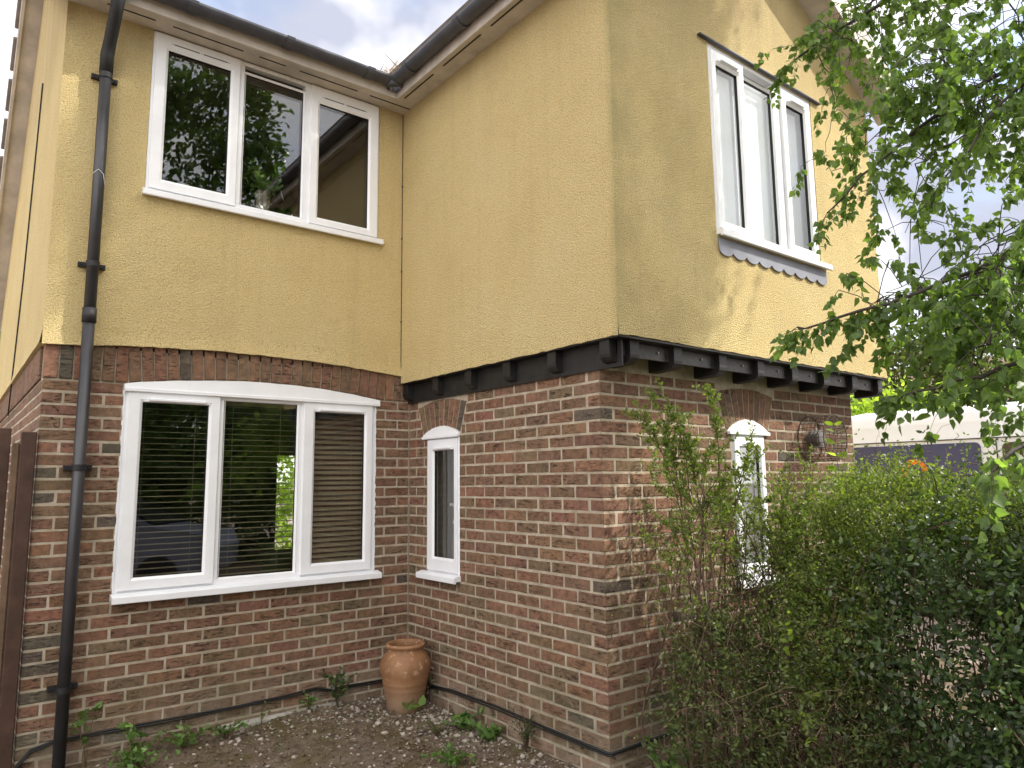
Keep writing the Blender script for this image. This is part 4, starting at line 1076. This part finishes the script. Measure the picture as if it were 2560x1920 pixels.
# dark glossy hedge to the right, with a small-leaved lighter top
def volume_shrub(name, label, cat, centre, boxes, nleaf, size, shape, mat, stem_mat, nstem=40, tangle=0):
    r = empty(name, centre, label, cat); wd = MB(); P = []
    for (c, rad, wgt) in boxes:
        n_ = int(nleaf * wgt); d = rng.normal(size=(n_, 3)); d /= np.linalg.norm(d, axis=1)[:, None]
        rr = rng.uniform(.45, 1.05, n_) ** .6; p = np.array(c) + d * rr[:, None] * np.array(rad)
        P.append(p[p[:, 2] > .03])
        for k in range(nstem):
            e = np.array(c) + rng.normal(0, .45, 3) * np.array(rad); b = np.array([c[0] + rng.normal(0, rad[0] * .35), c[1] + rng.normal(0, rad[1] * .35), 0])
            s = smooth([Vector(b), Vector(b).lerp(Vector(e), .5) + Vector(rng.normal(0, .08, 3)), Vector(e), Vector(e) + Vector(rng.normal(0, .12, 3)) + Vector((0, 0, .08))], 3)
            wd.tube(s, [.006 * (1 - .07 * i) for i in range(len(s))], 4, cap=False)
    P = np.concatenate(P); ns_ = max(8, len(P) // 16); base = P[rng.integers(0, len(P), ns_)]
    d = base - np.array(centre) - np.array([0, 0, .5]); d /= np.linalg.norm(d, axis=1)[:, None]; d = d * .7 + rng.normal(0, .45, d.shape) + np.array([0, 0, .35]); d /= np.linalg.norm(d, axis=1)[:, None]
    ln = rng.uniform(4, 11, ns_) * size * np.where(rng.random(ns_) < .07, 1.9, 1); side = np.cross(d, rng.normal(size=d.shape)); side /= np.linalg.norm(side, axis=1)[:, None]
    curve = np.cross(d, side) * rng.normal(0, .25, (ns_, 1)); Q, A = [], []
    for k in range(16):          # leaves in alternate pairs along every shoot
        t = (k // 2 + .5) / 8; q = base + (d * t + curve * t * t) * ln[:, None]; sg = 1 if k % 2 else -1
        Q.append(q + rng.normal(0, .004, q.shape)); A.append(side * sg + d * .7 + rng.normal(0, .25, d.shape))
    for i in rng.permutation(ns_)[:min(ns_, 420)]:
        p0 = Vector(base[i]); wd.tube([p0 + Vector(d[i]) * float(ln[i]) * t + Vector(curve[i]) * float(ln[i]) * t * t for t in (0, .5, 1.)], [.0018, .0014, .0008], 3, cap=False)
    Q = np.concatenate(Q); A = np.concatenate(A); k_ = Q[:, 2] > .02; Q, A = Q[k_], A[k_]; A /= np.linalg.norm(A, axis=1)[:, None]
    if tangle:      # thin dead twigs lying every way through the bush
        for (c, rad, wgt) in boxes:
            for k in range(tangle):
                p = Vector(np.array(c) + rng.normal(0, .5, 3) * np.array(rad)); d = Vector(rng.normal(0, 1, 3)); d.z *= .6; d.normalize(); pts = [p]
                for q_ in range(6): d = (d + Vector(rng.normal(0, .3, 3))).normalized(); pts.append(pts[-1] + d * random.uniform(.04, .08))
                if min(p_.z for p_ in pts) > .02: wd.tube(pts, [.0016 * (1 - .1 * i) for i in range(7)], 3, 1 if k % 2 else 0, cap=False)
    wd.build('stems', [stem_mat, M['stem_l']], r)
    tag(link('leaves', leaf_mesh('leaves', Q, frames(A, .2), size * rng.uniform(.55, 1.25, len(Q)), shape, mat), r), kind='stuff')
    return r
volume_shrub('glossy_hedge', 'dark glossy-leaved hedge filling the bottom right in front of the van', 'hedge', (1.45, -3.6, 0),
             [((.98, -3.62, .72), (.48, .45, .62), .30), ((1.3, -4.05, .80), (.5, .42, .66), .28), ((1.75, -3.75, 1.0), (.6, .5, .62), .22), ((2.4, -3.9, 1.0), (.75, .6, .62), .20), ((.85, -4.0, .42), (.4, .34, .40), .2), ((1.7, -4.2, .5), (.6, .4, .5), .2)], 42000, .036, 'oval', M['hedge_leaf'], M['stem'], 26)
volume_shrub('wispy_hedge', 'light green small-leaved hedge spilling over the dark hedge below the flue guard', 'hedge', (1.5, -3.2, 0),
             [((.93, -2.95, 1.12), (.28, .26, .34), .15), ((1.05, -3.3, 1.33), (.36, .34, .26), .20), ((1.35, -3.75, 1.30), (.42, .36, .22), .17), ((1.6, -3.0, 1.32), (.5, .36, .30), .17), ((2.0, -3.6, 1.31), (.6, .5, .22), .17), ((.70, -3.1, .80), (.30, .28, .36), .12)], 66000, .021, 'small', M['spirea'], M['stem'], 6, 60)
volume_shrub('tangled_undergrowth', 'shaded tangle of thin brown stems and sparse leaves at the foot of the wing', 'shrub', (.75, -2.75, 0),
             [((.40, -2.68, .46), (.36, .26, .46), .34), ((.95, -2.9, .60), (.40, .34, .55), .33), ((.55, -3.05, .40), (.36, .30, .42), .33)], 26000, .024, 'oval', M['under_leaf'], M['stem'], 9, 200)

# bright sprigs standing out of the hedge
def sprig_plant(name, label, base, tipsdef, leaf, mat, shape='oval', group=None, pinn=11):
    r = empty(name, base, label, 'plant', group); wd = MB(); P, A, S = [], [], []
    for (a, b, c) in tipsdef:
        pts = smooth([a, b, c], 5); wd.tube(pts, [.0028 * (1 - .06 * i) for i in range(len(pts))], 4, cap=False)
        n_ = len(pts)
        for k in range(pinn):
            t = .25 + .75 * k / (pinn - 1); i = min(int(t * (n_ - 1)), n_ - 2); q = pts[i].lerp(pts[i + 1], t * (n_ - 1) - i); d = (pts[i + 1] - pts[i]).normalized()
            for s in (-1, 1):
                v = (d.cross(Vector((.75, .6, .2))).normalized() * s * 1. + d * .45).normalized(); P.append(tuple(q)); A.append(tuple(v)); S.append(leaf * (1.15 - .5 * abs(t - .5)) * random.uniform(.8, 1.15))
    wd.build('stems', M['stem'], r)
    tag(link('leaves', leaf_mesh('leaves', np.array(P), frames(np.array(A), .18), np.array(S), shape, mat), r), kind='stuff'); return r
sprig_plant('ash_seedling', 'bright upright seedling with paired leaflets in front of the van', (1.5, -2.75, 0), [((1.55, -2.72, 1.2), (1.57, -2.72, 1.55), (1.59, -2.70, 1.95))], .075, M['lime_leaf'], pinn=9)
sprig_plant('lime_sprig', 'lime green sprigs sticking out low in the middle of the tangle', (.35, -2.95, 0),
            [((.45, -2.95, .45), (.36, -3.05, .72), (.22, -3.12, .92)), ((.5, -3.0, .4), (.5, -3.12, .62), (.42, -3.2, .80)), ((.45, -3.0, .35), (.34, -3.12, .50), (.25, -3.2, .42)), ((.55, -3.0, .5), (.62, -3.12, .7), (.66, -3.2, .88)), ((.5, -2.95, .5), (.40, -3.1, .55), (.30, -3.2, .62))], .040, M['lime_leaf'], pinn=10)

# weeds in the courtyard ------------------------------------------------------------
def weed(x, y, h, nst, leaf, label, mat='weed_leaf', shape='oval', spread=.12, per=7, name='weed'):
    z = ground_z(x, y); r = empty(name, (x, y, z), label, 'weed'); wd = MB(); P, A, S = [], [], []
    for k in range(nst):
        an = random.uniform(0, 6.3); ex = spread * random.uniform(.3, 1); hh = h * random.uniform(.55, 1)
        e = Vector((x + math.cos(an) * ex, min(y + math.sin(an) * ex, -.03), z + hh)); pts = smooth([(x, y, z - .02), (x + math.cos(an) * ex * .3, y + math.sin(an) * ex * .3, z + hh * .6), e], 4)
        wd.tube(pts, .0016, 3, cap=False)
        for j in range(per):
            t = random.uniform(.35, 1) * (len(pts) - 1.01); i = int(t); q = pts[i].lerp(pts[i + 1], t - i); a = Vector((random.gauss(0, 1), random.gauss(0, 1), random.gauss(.25, .4))).normalized()
            P.append(tuple(q)); A.append(tuple(a)); S.append(leaf * random.uniform(.5, 1.05))
    wd.build('stems', M['stem'], r)
    tag(link('leaves', leaf_mesh('leaves', np.array(P), frames(np.array(A), .2), np.array(S), shape, M[mat]), r), kind='stuff')
weed(-2.17, -.10, .38, 4, .055, 'bright green weed with rounded leaves growing beside the downpipe', per=6, shape='birch')
weed(-1.93, -.14, .24, 7, .05, 'leafy weed hanging over the black cable under the wide window', shape='birch')
weed(-1.66, -.17, .12, 16, .040, 'low spreading patch of leafy weed under the wide window', spread=.22, shape='birch')
weed(-1.40, -.15, .10, 12, .034, 'small low leafy weed by the wall foot, midway to the pot', spread=.15, shape='birch')
weed(-1.15, -.06, .16, 3, .028, 'tiny sprig of weed by the grey cement at the wall foot')
weed(-.62, -.09, .26, 9, .060, 'dark green bushy weed left of the terracotta pot', mat='hedge_leaf', spread=.14)
weed(-.82, -.05, .13, 7, .03, 'fine feathery weed against the wall, left of the bushy weed', spread=.07, shape='small', per=12)
weed(-.05, -.33, .24, 4, .055, 'leafy weed squeezed between the pot and the right-hand brick wall', spread=.06, shape='birch')
weed(-.28, -.56, .10, 3, .11, 'weed with long broad leaves in front of the pot', spread=.09, per=2)
weed(-.31, -.92, .09, 24, .05, 'grassy weed tuft on the bare soil in front of the pot', 'grass', 'blade', .14, 6)
weed(-.12, -.95, .10, 10, .075, 'flat rosette weed close to the right-hand brick wall', spread=.12)
weed(-.10, -1.2, .09, 12, .065, 'green weed with strappy leaves on the gravel by the right-hand wall', spread=.12)
weed(-.07, -1.53, .24, 22, .018, 'wispy dark weed growing up the right-hand wall', 'hedge_leaf', 'small', .13, 16)
weed(-.50, -1.40, .06, 26, .034, 'creeping green weed patch at the bottom middle of the courtyard', spread=.20, shape='birch')
weed(.16, -2.42, .30, 9, .05, 'maple-leaved seedling at the foot of the outer brick corner', spread=.16, shape='birch')
weed(-1.95, -.32, .09, 22, .04, 'ground ivy spreading over the soil beside the downpipe foot', spread=.26, shape='birch')

# gravel, litter and grass on the soil ------------------------------------------------
def rocks(name, P, S, mat, flat=.6):
    base = np.array([(1, 0, 0), (-1, 0, 0), (0, 1, 0), (0, -1, 0), (0, 0, 1), (0, 0, -1), (.62, .62, .5), (-.62, .62, .5), (-.62, -.62, .5), (.62, -.62, .5)], float)
    tri = [(0, 6, 9), (0, 2, 6), (2, 7, 6), (2, 1, 7), (1, 8, 7), (1, 3, 8), (3, 9, 8), (3, 0, 9), (4, 6, 7), (4, 7, 8), (4, 8, 9), (4, 9, 6), (5, 2, 0), (5, 1, 2), (5, 3, 1), (5, 0, 3)]
    n_ = len(P); V = base[None] * (1 + rng.normal(0, .17, (n_, 10, 1))); V = np.einsum('nij,nkj->nki', rand_rot(n_), V) * rng.uniform(.6, 1.3, (n_, 1, 3)); V[:, :, 2] *= flat
    V = V * S[:, None, None] + P[:, None]
    F_ = (np.array(tri)[None] + (np.arange(n_) * 10)[:, None, None]).reshape(-1)
    return tag(link(name, fast_mesh(name, V.reshape(-1, 3), F_, 3, mat)), kind='stuff')
def scatter(n_, dens):
    out = []
    while len(out) < n_:
        x, y = rng.uniform(-2.45, -.02), rng.uniform(-2.4, -.03)
        if rng.random() < dens(x, y): out.append((x, y, ground_z(x, y)))
    return np.array(out)
dn = lambda x, y: .10 + .9 * math.exp(-((x + .02) / .35) ** 2) + .5 * math.exp(-((x + .7) / .5) ** 2 - (y / .45) ** 2)
P = scatter(1700, dn); rocks('gravel', P + np.array([0, 0, .001]), rng.uniform(.004, .014, len(P)) , M['stone'])
P = scatter(1500, lambda x, y: .25 + .75 * math.exp(-((x + .05) / .5) ** 2)); rocks('gravel', P, rng.uniform(.004, .010, len(P)), M['stone_d'])
P = scatter(190, dn); rocks('pale_gravel', P + np.array([0, 0, .004]), rng.uniform(.012, .026, len(P)), M['stone'], .7)
P = scatter(5600, lambda x, y: .5); A = rng.normal(0, 1, P.shape); A[:, 2] *= .25
tag(link('leaf_litter', leaf_mesh('leaf_litter', P + np.array([0, 0, .005]), frames(A, .1), rng.uniform(.012, .035, len(P)), 'small', M['litter'])), kind='stuff')
P = scatter(2600, lambda x, y: .15 + .6 * (math.sin(3 * x + 1) * math.sin(4 * y) > .2)); A = np.tile([0, 0, 1.], (len(P), 1)) + rng.normal(0, .6, P.shape)
tag(link('grass', leaf_mesh('grass', P, frames(A, .1), rng.uniform(.015, .05, len(P)), 'blade', M['grass'])), kind='stuff')
mb = MB(); cbox(mb, lambda u, v, w: (u, -w, v), -1.42, -.55, -.06, .052, -.02, .045, .012, 0, .006); o = mb.build('cement_fillet', M['cement'], house)
# dead leaves banked in the corner beside the pot
P = np.array([(-.03 - abs(rng.normal(0, .03)), -.30 + rng.normal(0, .07), .1 + abs(rng.normal(0, .12))) for _ in range(170)])
tag(link('dry_leaf_heap', leaf_mesh('dry_leaf_heap', P, rand_rot(len(P)), rng.uniform(.02, .045, len(P)), 'oval', M['litter'])), kind='stuff')
# moss and dry grass in the gutter corner
P = np.array([(-.33 + rng.normal(0, .06), -.31 + rng.normal(0, .06), GZ + .03 + abs(rng.normal(0, .018))) for _ in range(900)]); A = np.tile([0, 0, 1.], (len(P), 1)) + rng.normal(0, .7, P.shape)
tag(link('moss', leaf_mesh('moss', P, frames(A, .1), np.where(rng.random(len(P)) < .06, .11, .03) * rng.uniform(.6, 1.2, len(P)), 'blade', M['dry'])), kind='stuff')

# things on the upstairs window sill ----------------------------------------------------
vase = empty('glass_vase', (-1.19, .16, 3.56), 'ribbed glass vase of foliage on the upstairs sill behind the middle pane', 'vase')
mb = MB(); pr = [(.035, 0), (.040, .005), (.044, .08), (.050, .19), (.052, .235), (.046, .235), (.040, .02)]
b0 = len(mb.v)
for r_, z in pr:
    for k in range(48): a = 2 * math.pi * k / 48; rr = r_ * (1 + .05 * (k % 2)); mb.v.append((-1.19 + rr * math.cos(a), .16 + rr * math.sin(a), 3.56 + z))
for i in range(len(pr) - 1):
    for k in range(48): mb.f.append([i * 48 + k, i * 48 + (k + 1) % 48, (i + 1) * 48 + (k + 1) % 48, (i + 1) * 48 + k]); mb.m.append(0)
mb.build('vase_body', M['vaseglass'], vase)
tp = []; wd = MB()
for k in range(16): grow(wd, (-1.19 + random.gauss(0, .015), .16 + random.gauss(0, .015), 3.72), (random.gauss(-.1, .45), random.gauss(0, .3), .9), random.uniform(.18, .34), .002, 0, tp, .15, 0, 0, 5)
wd.build('stems', M['stem'], vase); P, A, S = leaves_on(tp, 16, .045, .3, .01, .3)
link('foliage', leaf_mesh('foliage', P, frames(A, .3), S, 'oval', M['weed_leaf']), vase)
mb = MB()
for k in range(22):
    a = 2 * math.pi * k / 22; c, s = math.cos(a), math.sin(a); o_ = Vector((-1.06, .14, 3.79))
    q = [(0, .012), (-.006, .03), (-.007, .048), (0, .052), (.007, .048), (.006, .03)]
    ex, ey, ez = Vector((.45, .8, -.25)).normalized(), Vector((-.3, .1, .95)).normalized(), Vector((.8, -.5, .3)).normalized()
    mb.add([tuple(o_ + (ex * (r_ * c - t * s) + ey * (r_ * s + t * c)) * .78 + ez * (.25 * r_)) for t, r_ in q], [list(range(6))])
o = mb.build('daisy_head', M['petal'], vase)
mb = MB(); mb.lathe([(.0, 0), (.025, 0), (.008, .02), (.007, .08), (.026, .1), (.030, .15), (.027, .15), (.022, .105), (0, .09)], (-1.74, .15, 3.56), 20); o = mb.build('glass_goblet', M['vaseglass'], None, True); tag(o, 'small stemmed glass on the upstairs sill behind the left pane', 'glass')
mb = MB(); cbox(mb, lambda u, v, w: (u, .13 - w, v), -.99, -.93, 3.56, 3.63, -.02, .02, .004); o = mb.build('small_box', M['slat']); tag(o, 'small dark box on the upstairs sill beside the vase', 'box')

# van ------------------------------------------------------------------------------
def extrude_profile(mb, prof, ys, scale=None, mi=0, cap=True):
    """closed (x, z) profile lofted along y; scale(y) -> (dx, dz factor) for rounding"""
    b = len(mb.v); n_ = len(prof)
    for y in ys:
        sx, sz = scale(y) if scale else (1, 1); cx_ = sum(p[0] for p in prof) / n_
        for x, z in prof: mb.v.append((cx_ + (x - cx_) * sx, y, .3 + (z - .3) * sz))
    for i in range(len(ys) - 1):
        for k in range(n_): mb.f.append([b + i * n_ + k, b + i * n_ + (k + 1) % n_, b + (i + 1) * n_ + (k + 1) % n_, b + (i + 1) * n_ + k]); mb.m.append(mi)
    if cap:
        mb.f.append([b + k for k in range(n_)][::-1]); mb.m.append(mi); e = b + (len(ys) - 1) * n_; mb.f.append([e + k for k in range(n_)]); mb.m.append(mi)
van = empty('white_van', (7.6, -2.2, -.09), 'white high-roofed van with navy panels parked behind the hedge', 'van')
VX = 6.6
prof = [(VX + .03, .35), (VX, .8), (VX, 1.25), (VX + .012, 1.28), (VX + .012, 2.04), (VX + .03, 2.06), (VX + .055, 2.25), (VX + .062, 2.262), (VX + .10, 2.36), (VX + .17, 2.435), (VX + .30, 2.47), (VX + 1.0, 2.50), (VX + 1.7, 2.47), (VX + 1.83, 2.435), (VX + 1.9, 2.36), (VX + 1.94, 2.26), (VX + 1.99, 2.0), (VX + 2.0, .8), (VX + 1.97, .35)]
mb = MB()
def vsc(y):
    if y > -.35: t = (y + .35) / .45; return (1 - .04 * t * t, 1 - .05 * t * t)
    if y < -4.0: t = min((-4.0 - y) / 1.5, 1); return (1 - .06 * t, 1 - .56 * t ** 1.3)
    return (1, 1)
extrude_profile(mb, prof, [.10, .06, 0, -.1, -.2, -.35, -.8, -1.4, -1.96, -2.6, -3.4, -4.0, -4.3, -4.6, -4.9, -5.2, -5.45, -5.5], vsc)
mb.build('van_body', M['van'], van, True)
def side_panel(name, y0, y1, z0, z1, mat, x=VX + .002, th=.012, r=.06):
    cs = [(y0 - 0, z0), (y1, z0), (y1, z1), (y0, z1)]; pts = []
    yl, yh = min(y0, y1), max(y0, y1)
    for cy, cz, a0 in ((yh - r, z1 - r, 0), (yl + r, z1 - r, 90), (yl + r, z0 + r, 180), (yh - r, z0 + r, 270)):
        for k in range(5): a = R(a0 + 22.5 * k); pts.append((cy + r * math.cos(a), cz + r * math.sin(a)))
    m_ = len(pts); mb = MB()
    mb.add([(x, y, z) for y, z in pts] + [(x + th, y, z) for y, z in pts], [list(range(m_))] + [[i, (i + 1) % m_, m_ + (i + 1) % m_, m_ + i] for i in range(m_)])
    return mb.build(name, mat, van)
navy = side_panel('navy_panel', .05, -1.80, 1.30, 2.005, M['navy'], VX - .004, .014)
side_panel('cab_window', -2.02, -3.0, 1.30, 1.99, M['darkglass'], VX - .004, .014)
mb = MB()
for y in (-1.09, -1.965, -3.1): mb.box((VX - .003, y - .006, .5), (VX + .0005, y + .006, 2.03))
mb.box((VX + .002, -3.1, 2.045), (VX + .022, .02, 2.055)); mb.build('panel_seam', M['slot'], van)
mb = MB(); ar = []
for k in range(15): a = math.pi * k / 14; ar.append((VX - .012, -1.02 + .13 * math.cos(a), 1.69 + .13 * math.sin(a)))
def flat_arc(cy, cz, r0, r1, a0, a1):
    vs_ = []; n_ = 18
    for k in range(n_ + 1):
        a = a0 + (a1 - a0) * k / n_; vs_ += [(VX - .0065, cy + r0 * math.cos(a), cz + r0 * math.sin(a)), (VX - .0065, cy + r1 * math.cos(a), cz + r1 * math.sin(a))]
    mb.add(vs_, [(2 * k, 2 * k + 1, 2 * k + 3, 2 * k + 2) for k in range(n_)])
flat_arc(-1.05, 1.68, .085, .15, 0, math.pi); flat_arc(-.83, 1.68, .085, .15, math.pi, 1.65 * math.pi)
mb.build('orange_logo', M['orange'], navy)
for y in (-.95, -4.35):
    for x in (VX + .04, VX + 1.72):
        mb = MB(); mb.tube([(x, y, .26), (x + .24, y, .26)], .34, 24); w = mb.build('wheel', M['rubber'], van); mb = MB(); mb.tube([(x - .01, y, .26), (x + .02, y, .26)], .2, 16); mb.build('rim', M['alloy'], w)

# dark car standing behind the photographer, seen only in the window glass -----------------
car = empty('parked_car', (-1.2, -8.6, 0), 'dark blue car reflected in the wide ground floor window', 'car'); car.rotation_euler.z = R(32)
side = [(-2.1, .35), (-2.15, .75), (-2.0, .95), (-1.3, 1.02), (-.55, 1.42), (.6, 1.45), (1.35, 1.05), (2.1, .93), (2.2, .7), (2.15, .35)]
mb = MB(); W_ = [(-.78, .96), (-.86, 1.0), (.86, 1.0), (.78, .96)]
n_ = len(side); b0 = len(mb.v)
for wy, s in W_:
    for (x, z) in side:
        ty = .80 if z > 1.1 else 1.; mb.v.append((-1.0 + x * s, -8.6 + wy * ty, (z if abs(wy) > .8 else .35 + (z - .35) * .99) - .08))
for i in range(3):
    for k in range(n_): mb.f.append([i * n_ + k, i * n_ + (k + 1) % n_, (i + 1) * n_ + (k + 1) % n_, (i + 1) * n_ + k]); mb.m.append(0)
mb.f += [list(range(n_))[::-1], [3 * n_ + k for k in range(n_)]]; mb.m += [0, 0]
mb.build('car_body', M['carpaint'], car)
mb = MB(); mb.add([(-1 + x, -8.6 + y, z - .08) for x, y, z in ((.68, -.66, 1.43), (.68, .66, 1.43), (1.32, .78, 1.09), (1.32, -.78, 1.09))], [(0, 1, 2, 3)]); mb.v = [(v[0] + .012, v[1], v[2] + .012) for v in mb.v]; mb.build('windscreen', M['darkglass'], car)
mb = MB(); mb.add([(-1 + x, -8.6 + y, z - .08) for x, y, z in ((-1.1, .80, 1.06), (1.15, .80, 1.09), (.55, .715, 1.38), (-.5, .715, 1.36))], [(0, 1, 2, 3)]); mb.v = [(v[0], v[1] + .012, v[2]) for v in mb.v]; mb.build('side_window', M['darkglass'], car)
for x in (-1.35, 1.4):
    for y in (-.80, .62):
        mb = MB(); mb.tube([(-1 + x, -8.6 + y, .24), (-1 + x, -8.6 + y + .18, .24)], .31, 20); mb.build('wheel', M['rubber'], car)

# trees and far things ------------------------------------------------------------------
def tree(name, label, base, trunk_h, blobs, nleaf, size, mat, shape='oval', group=None):
    r = empty(name, base, label, 'tree', group); wd = MB(); b = Vector(base)
    wd.tube([b, b + Vector((.05, .02, trunk_h * .6)), b + Vector((.0, .05, trunk_h))], [.14, .11, .05], 8)
    Q, A = [], []; tot = sum(w for _, _, w in blobs)
    for c, rad, w in blobs:
        wd.tube(smooth([b + Vector((0, 0, trunk_h * .5)), b.lerp(Vector(c), .6), Vector(c)], 3), [.05, .045, .04, .03, .025, .02, .012], 5, cap=False)
        n_ = int(nleaf * w / tot); nc = max(6, n_ // 60); d = rng.normal(size=(nc, 3)); d /= np.linalg.norm(d, axis=1)[:, None]
        cen = np.array(c) + d * (rng.uniform(.3, 1.0, (nc, 1)) ** .5) * np.array(rad); own = cen[rng.integers(0, nc, n_)]
        q = own + rng.normal(0, .17 * np.mean(rad), (n_, 3)) * np.array([1, 1, .8]); Q.append(q); A.append(q - np.array(c) + rng.normal(0, .5, q.shape))
    Q = np.concatenate(Q); A = np.concatenate(A); A /= np.linalg.norm(A, axis=1)[:, None] + 1e-6; k = Q[:, 2] > .02; Q, A = Q[k], A[k]
    wd.build('trunk', M['bark'], r); link('crown', leaf_mesh('crown', Q, frames(A, .6), size * rng.uniform(.6, 1.3, len(Q)), shape, mat), r); return r
tree('bright_bush', 'sunlit yellow-green bush behind the rear of the van', (11.3, 1.7, 0), 1.4, [((11.0, 1.9, 2.1), (1.0, 1.1, 1.0), 1), ((11.9, 1.2, 2.3), (1.0, 1.0, 1.1), 1), ((10.6, 3.0, 2.0), (.9, 1.1, .9), .8)], 9000, .12, M['lime_leaf'])
tree('roadside_tree', 'olive green tree standing beyond the van roof', (17, 2.0, 0), 3.0, [((16.6, 3.0, 3.9), (1.5, 1.6, 1.5), 1), ((17.3, 1.2, 4.2), (1.7, 1.8, 1.7), 1.2), ((17.8, -.6, 4.1), (1.6, 1.6, 1.7), 1)], 14000, .17, M['bg_leaf'])
tree('roadside_tree', 'darker tree partly hidden by birch leaves above the van cab', (15, -2.2, 0), 2.8, [((15.0, -1.8, 3.8), (1.6, 1.6, 1.6), 1), ((15.2, -3.6, 4.0), (1.6, 1.8, 1.7), 1)], 10000, .15, M['laurel'])
tree('laurel_tree', 'glossy laurel showing past the gable side at the far left', (-2.7, 9.4, 0), 2.5, [((-2.6, 9.2, 2.6), (1.1, 1.2, 1.5), 1), ((-2.5, 9.4, 4.2), (.9, 1.0, 1.3), 1)], 6000, .16, M['laurel'])
tree('garden_bush', 'sunlit bush in the back garden seen through the house', (1.0, 7.5, 0), 1.0, [((.8, 7.5, 1.5), (1.3, .8, 1.3), 1), ((2.2, 7.8, 1.5), (1.3, .8, 1.4), 1)], 9000, .12, M['lime_leaf'])
for i, (x, y, h, s) in enumerate(((-.4, -13.5, 12.5, .95), (2.4, -13.8, 13.5, 1.0), (5.4, -14.0, 10.0, .85))):
    bl = [((x + rng.uniform(-1, 1) * s, y + rng.uniform(-.7, .7), h * k), (1.7 * s, 1.5 * s, 1.35 * s), 1) for k in (.16, .32, .5, .66, .82)] + [((x + d * s, y, h * .5), (1.3 * s, 1.2 * s, 1.6 * s), .8) for d in (-1.6, 1.6)]
    tree('garden_tree', 'tall leafy tree behind the viewer, ' + ('mirrored in the left panes of the upstairs window', 'mirrored in the middle pane of the upstairs window', 'standing nearest the birch')[i], (x, y, 0), h * .8, bl, 26000, .20, M['laurel'], group='trees behind the viewer')
volume_shrub('boundary_hedge', 'long clipped hedge behind the parked car, behind the viewer', 'hedge', (0, -10.6, 0), [((-5, -10.9, 1.2), (2.4, .9, 1.5), .25), ((-1.6, -11.0, 1.2), (2.4, .9, 1.6), .25), ((1.8, -10.9, 1.2), (2.4, .9, 1.5), .25), ((5, -10.9, 1.2), (2.4, .9, 1.5), .25)], 60000, .13, 'oval', M['laurel'], M['stem'], 8)
nb = empty('neighbour_house', (24, 6, 0), 'brown roofed house far off beyond the bright bush', 'house'); mb = MB(); mb.box((23, 1.5, -.1), (31, 10.5, 3.2)); mb.build('wall', M['stucco'], nb)
mb = MB(); slab(mb, [(22.6, 1.2, 3.1), (22.6, 10.8, 3.1), (27, 10.8, 5.9), (27, 1.2, 5.9)]); slab(mb, [(27, 1.2, 5.9), (27, 10.8, 5.9), (31.4, 10.8, 3.1), (31.4, 1.2, 3.1)]); mb.build('roof', M['red_roof'], nb)
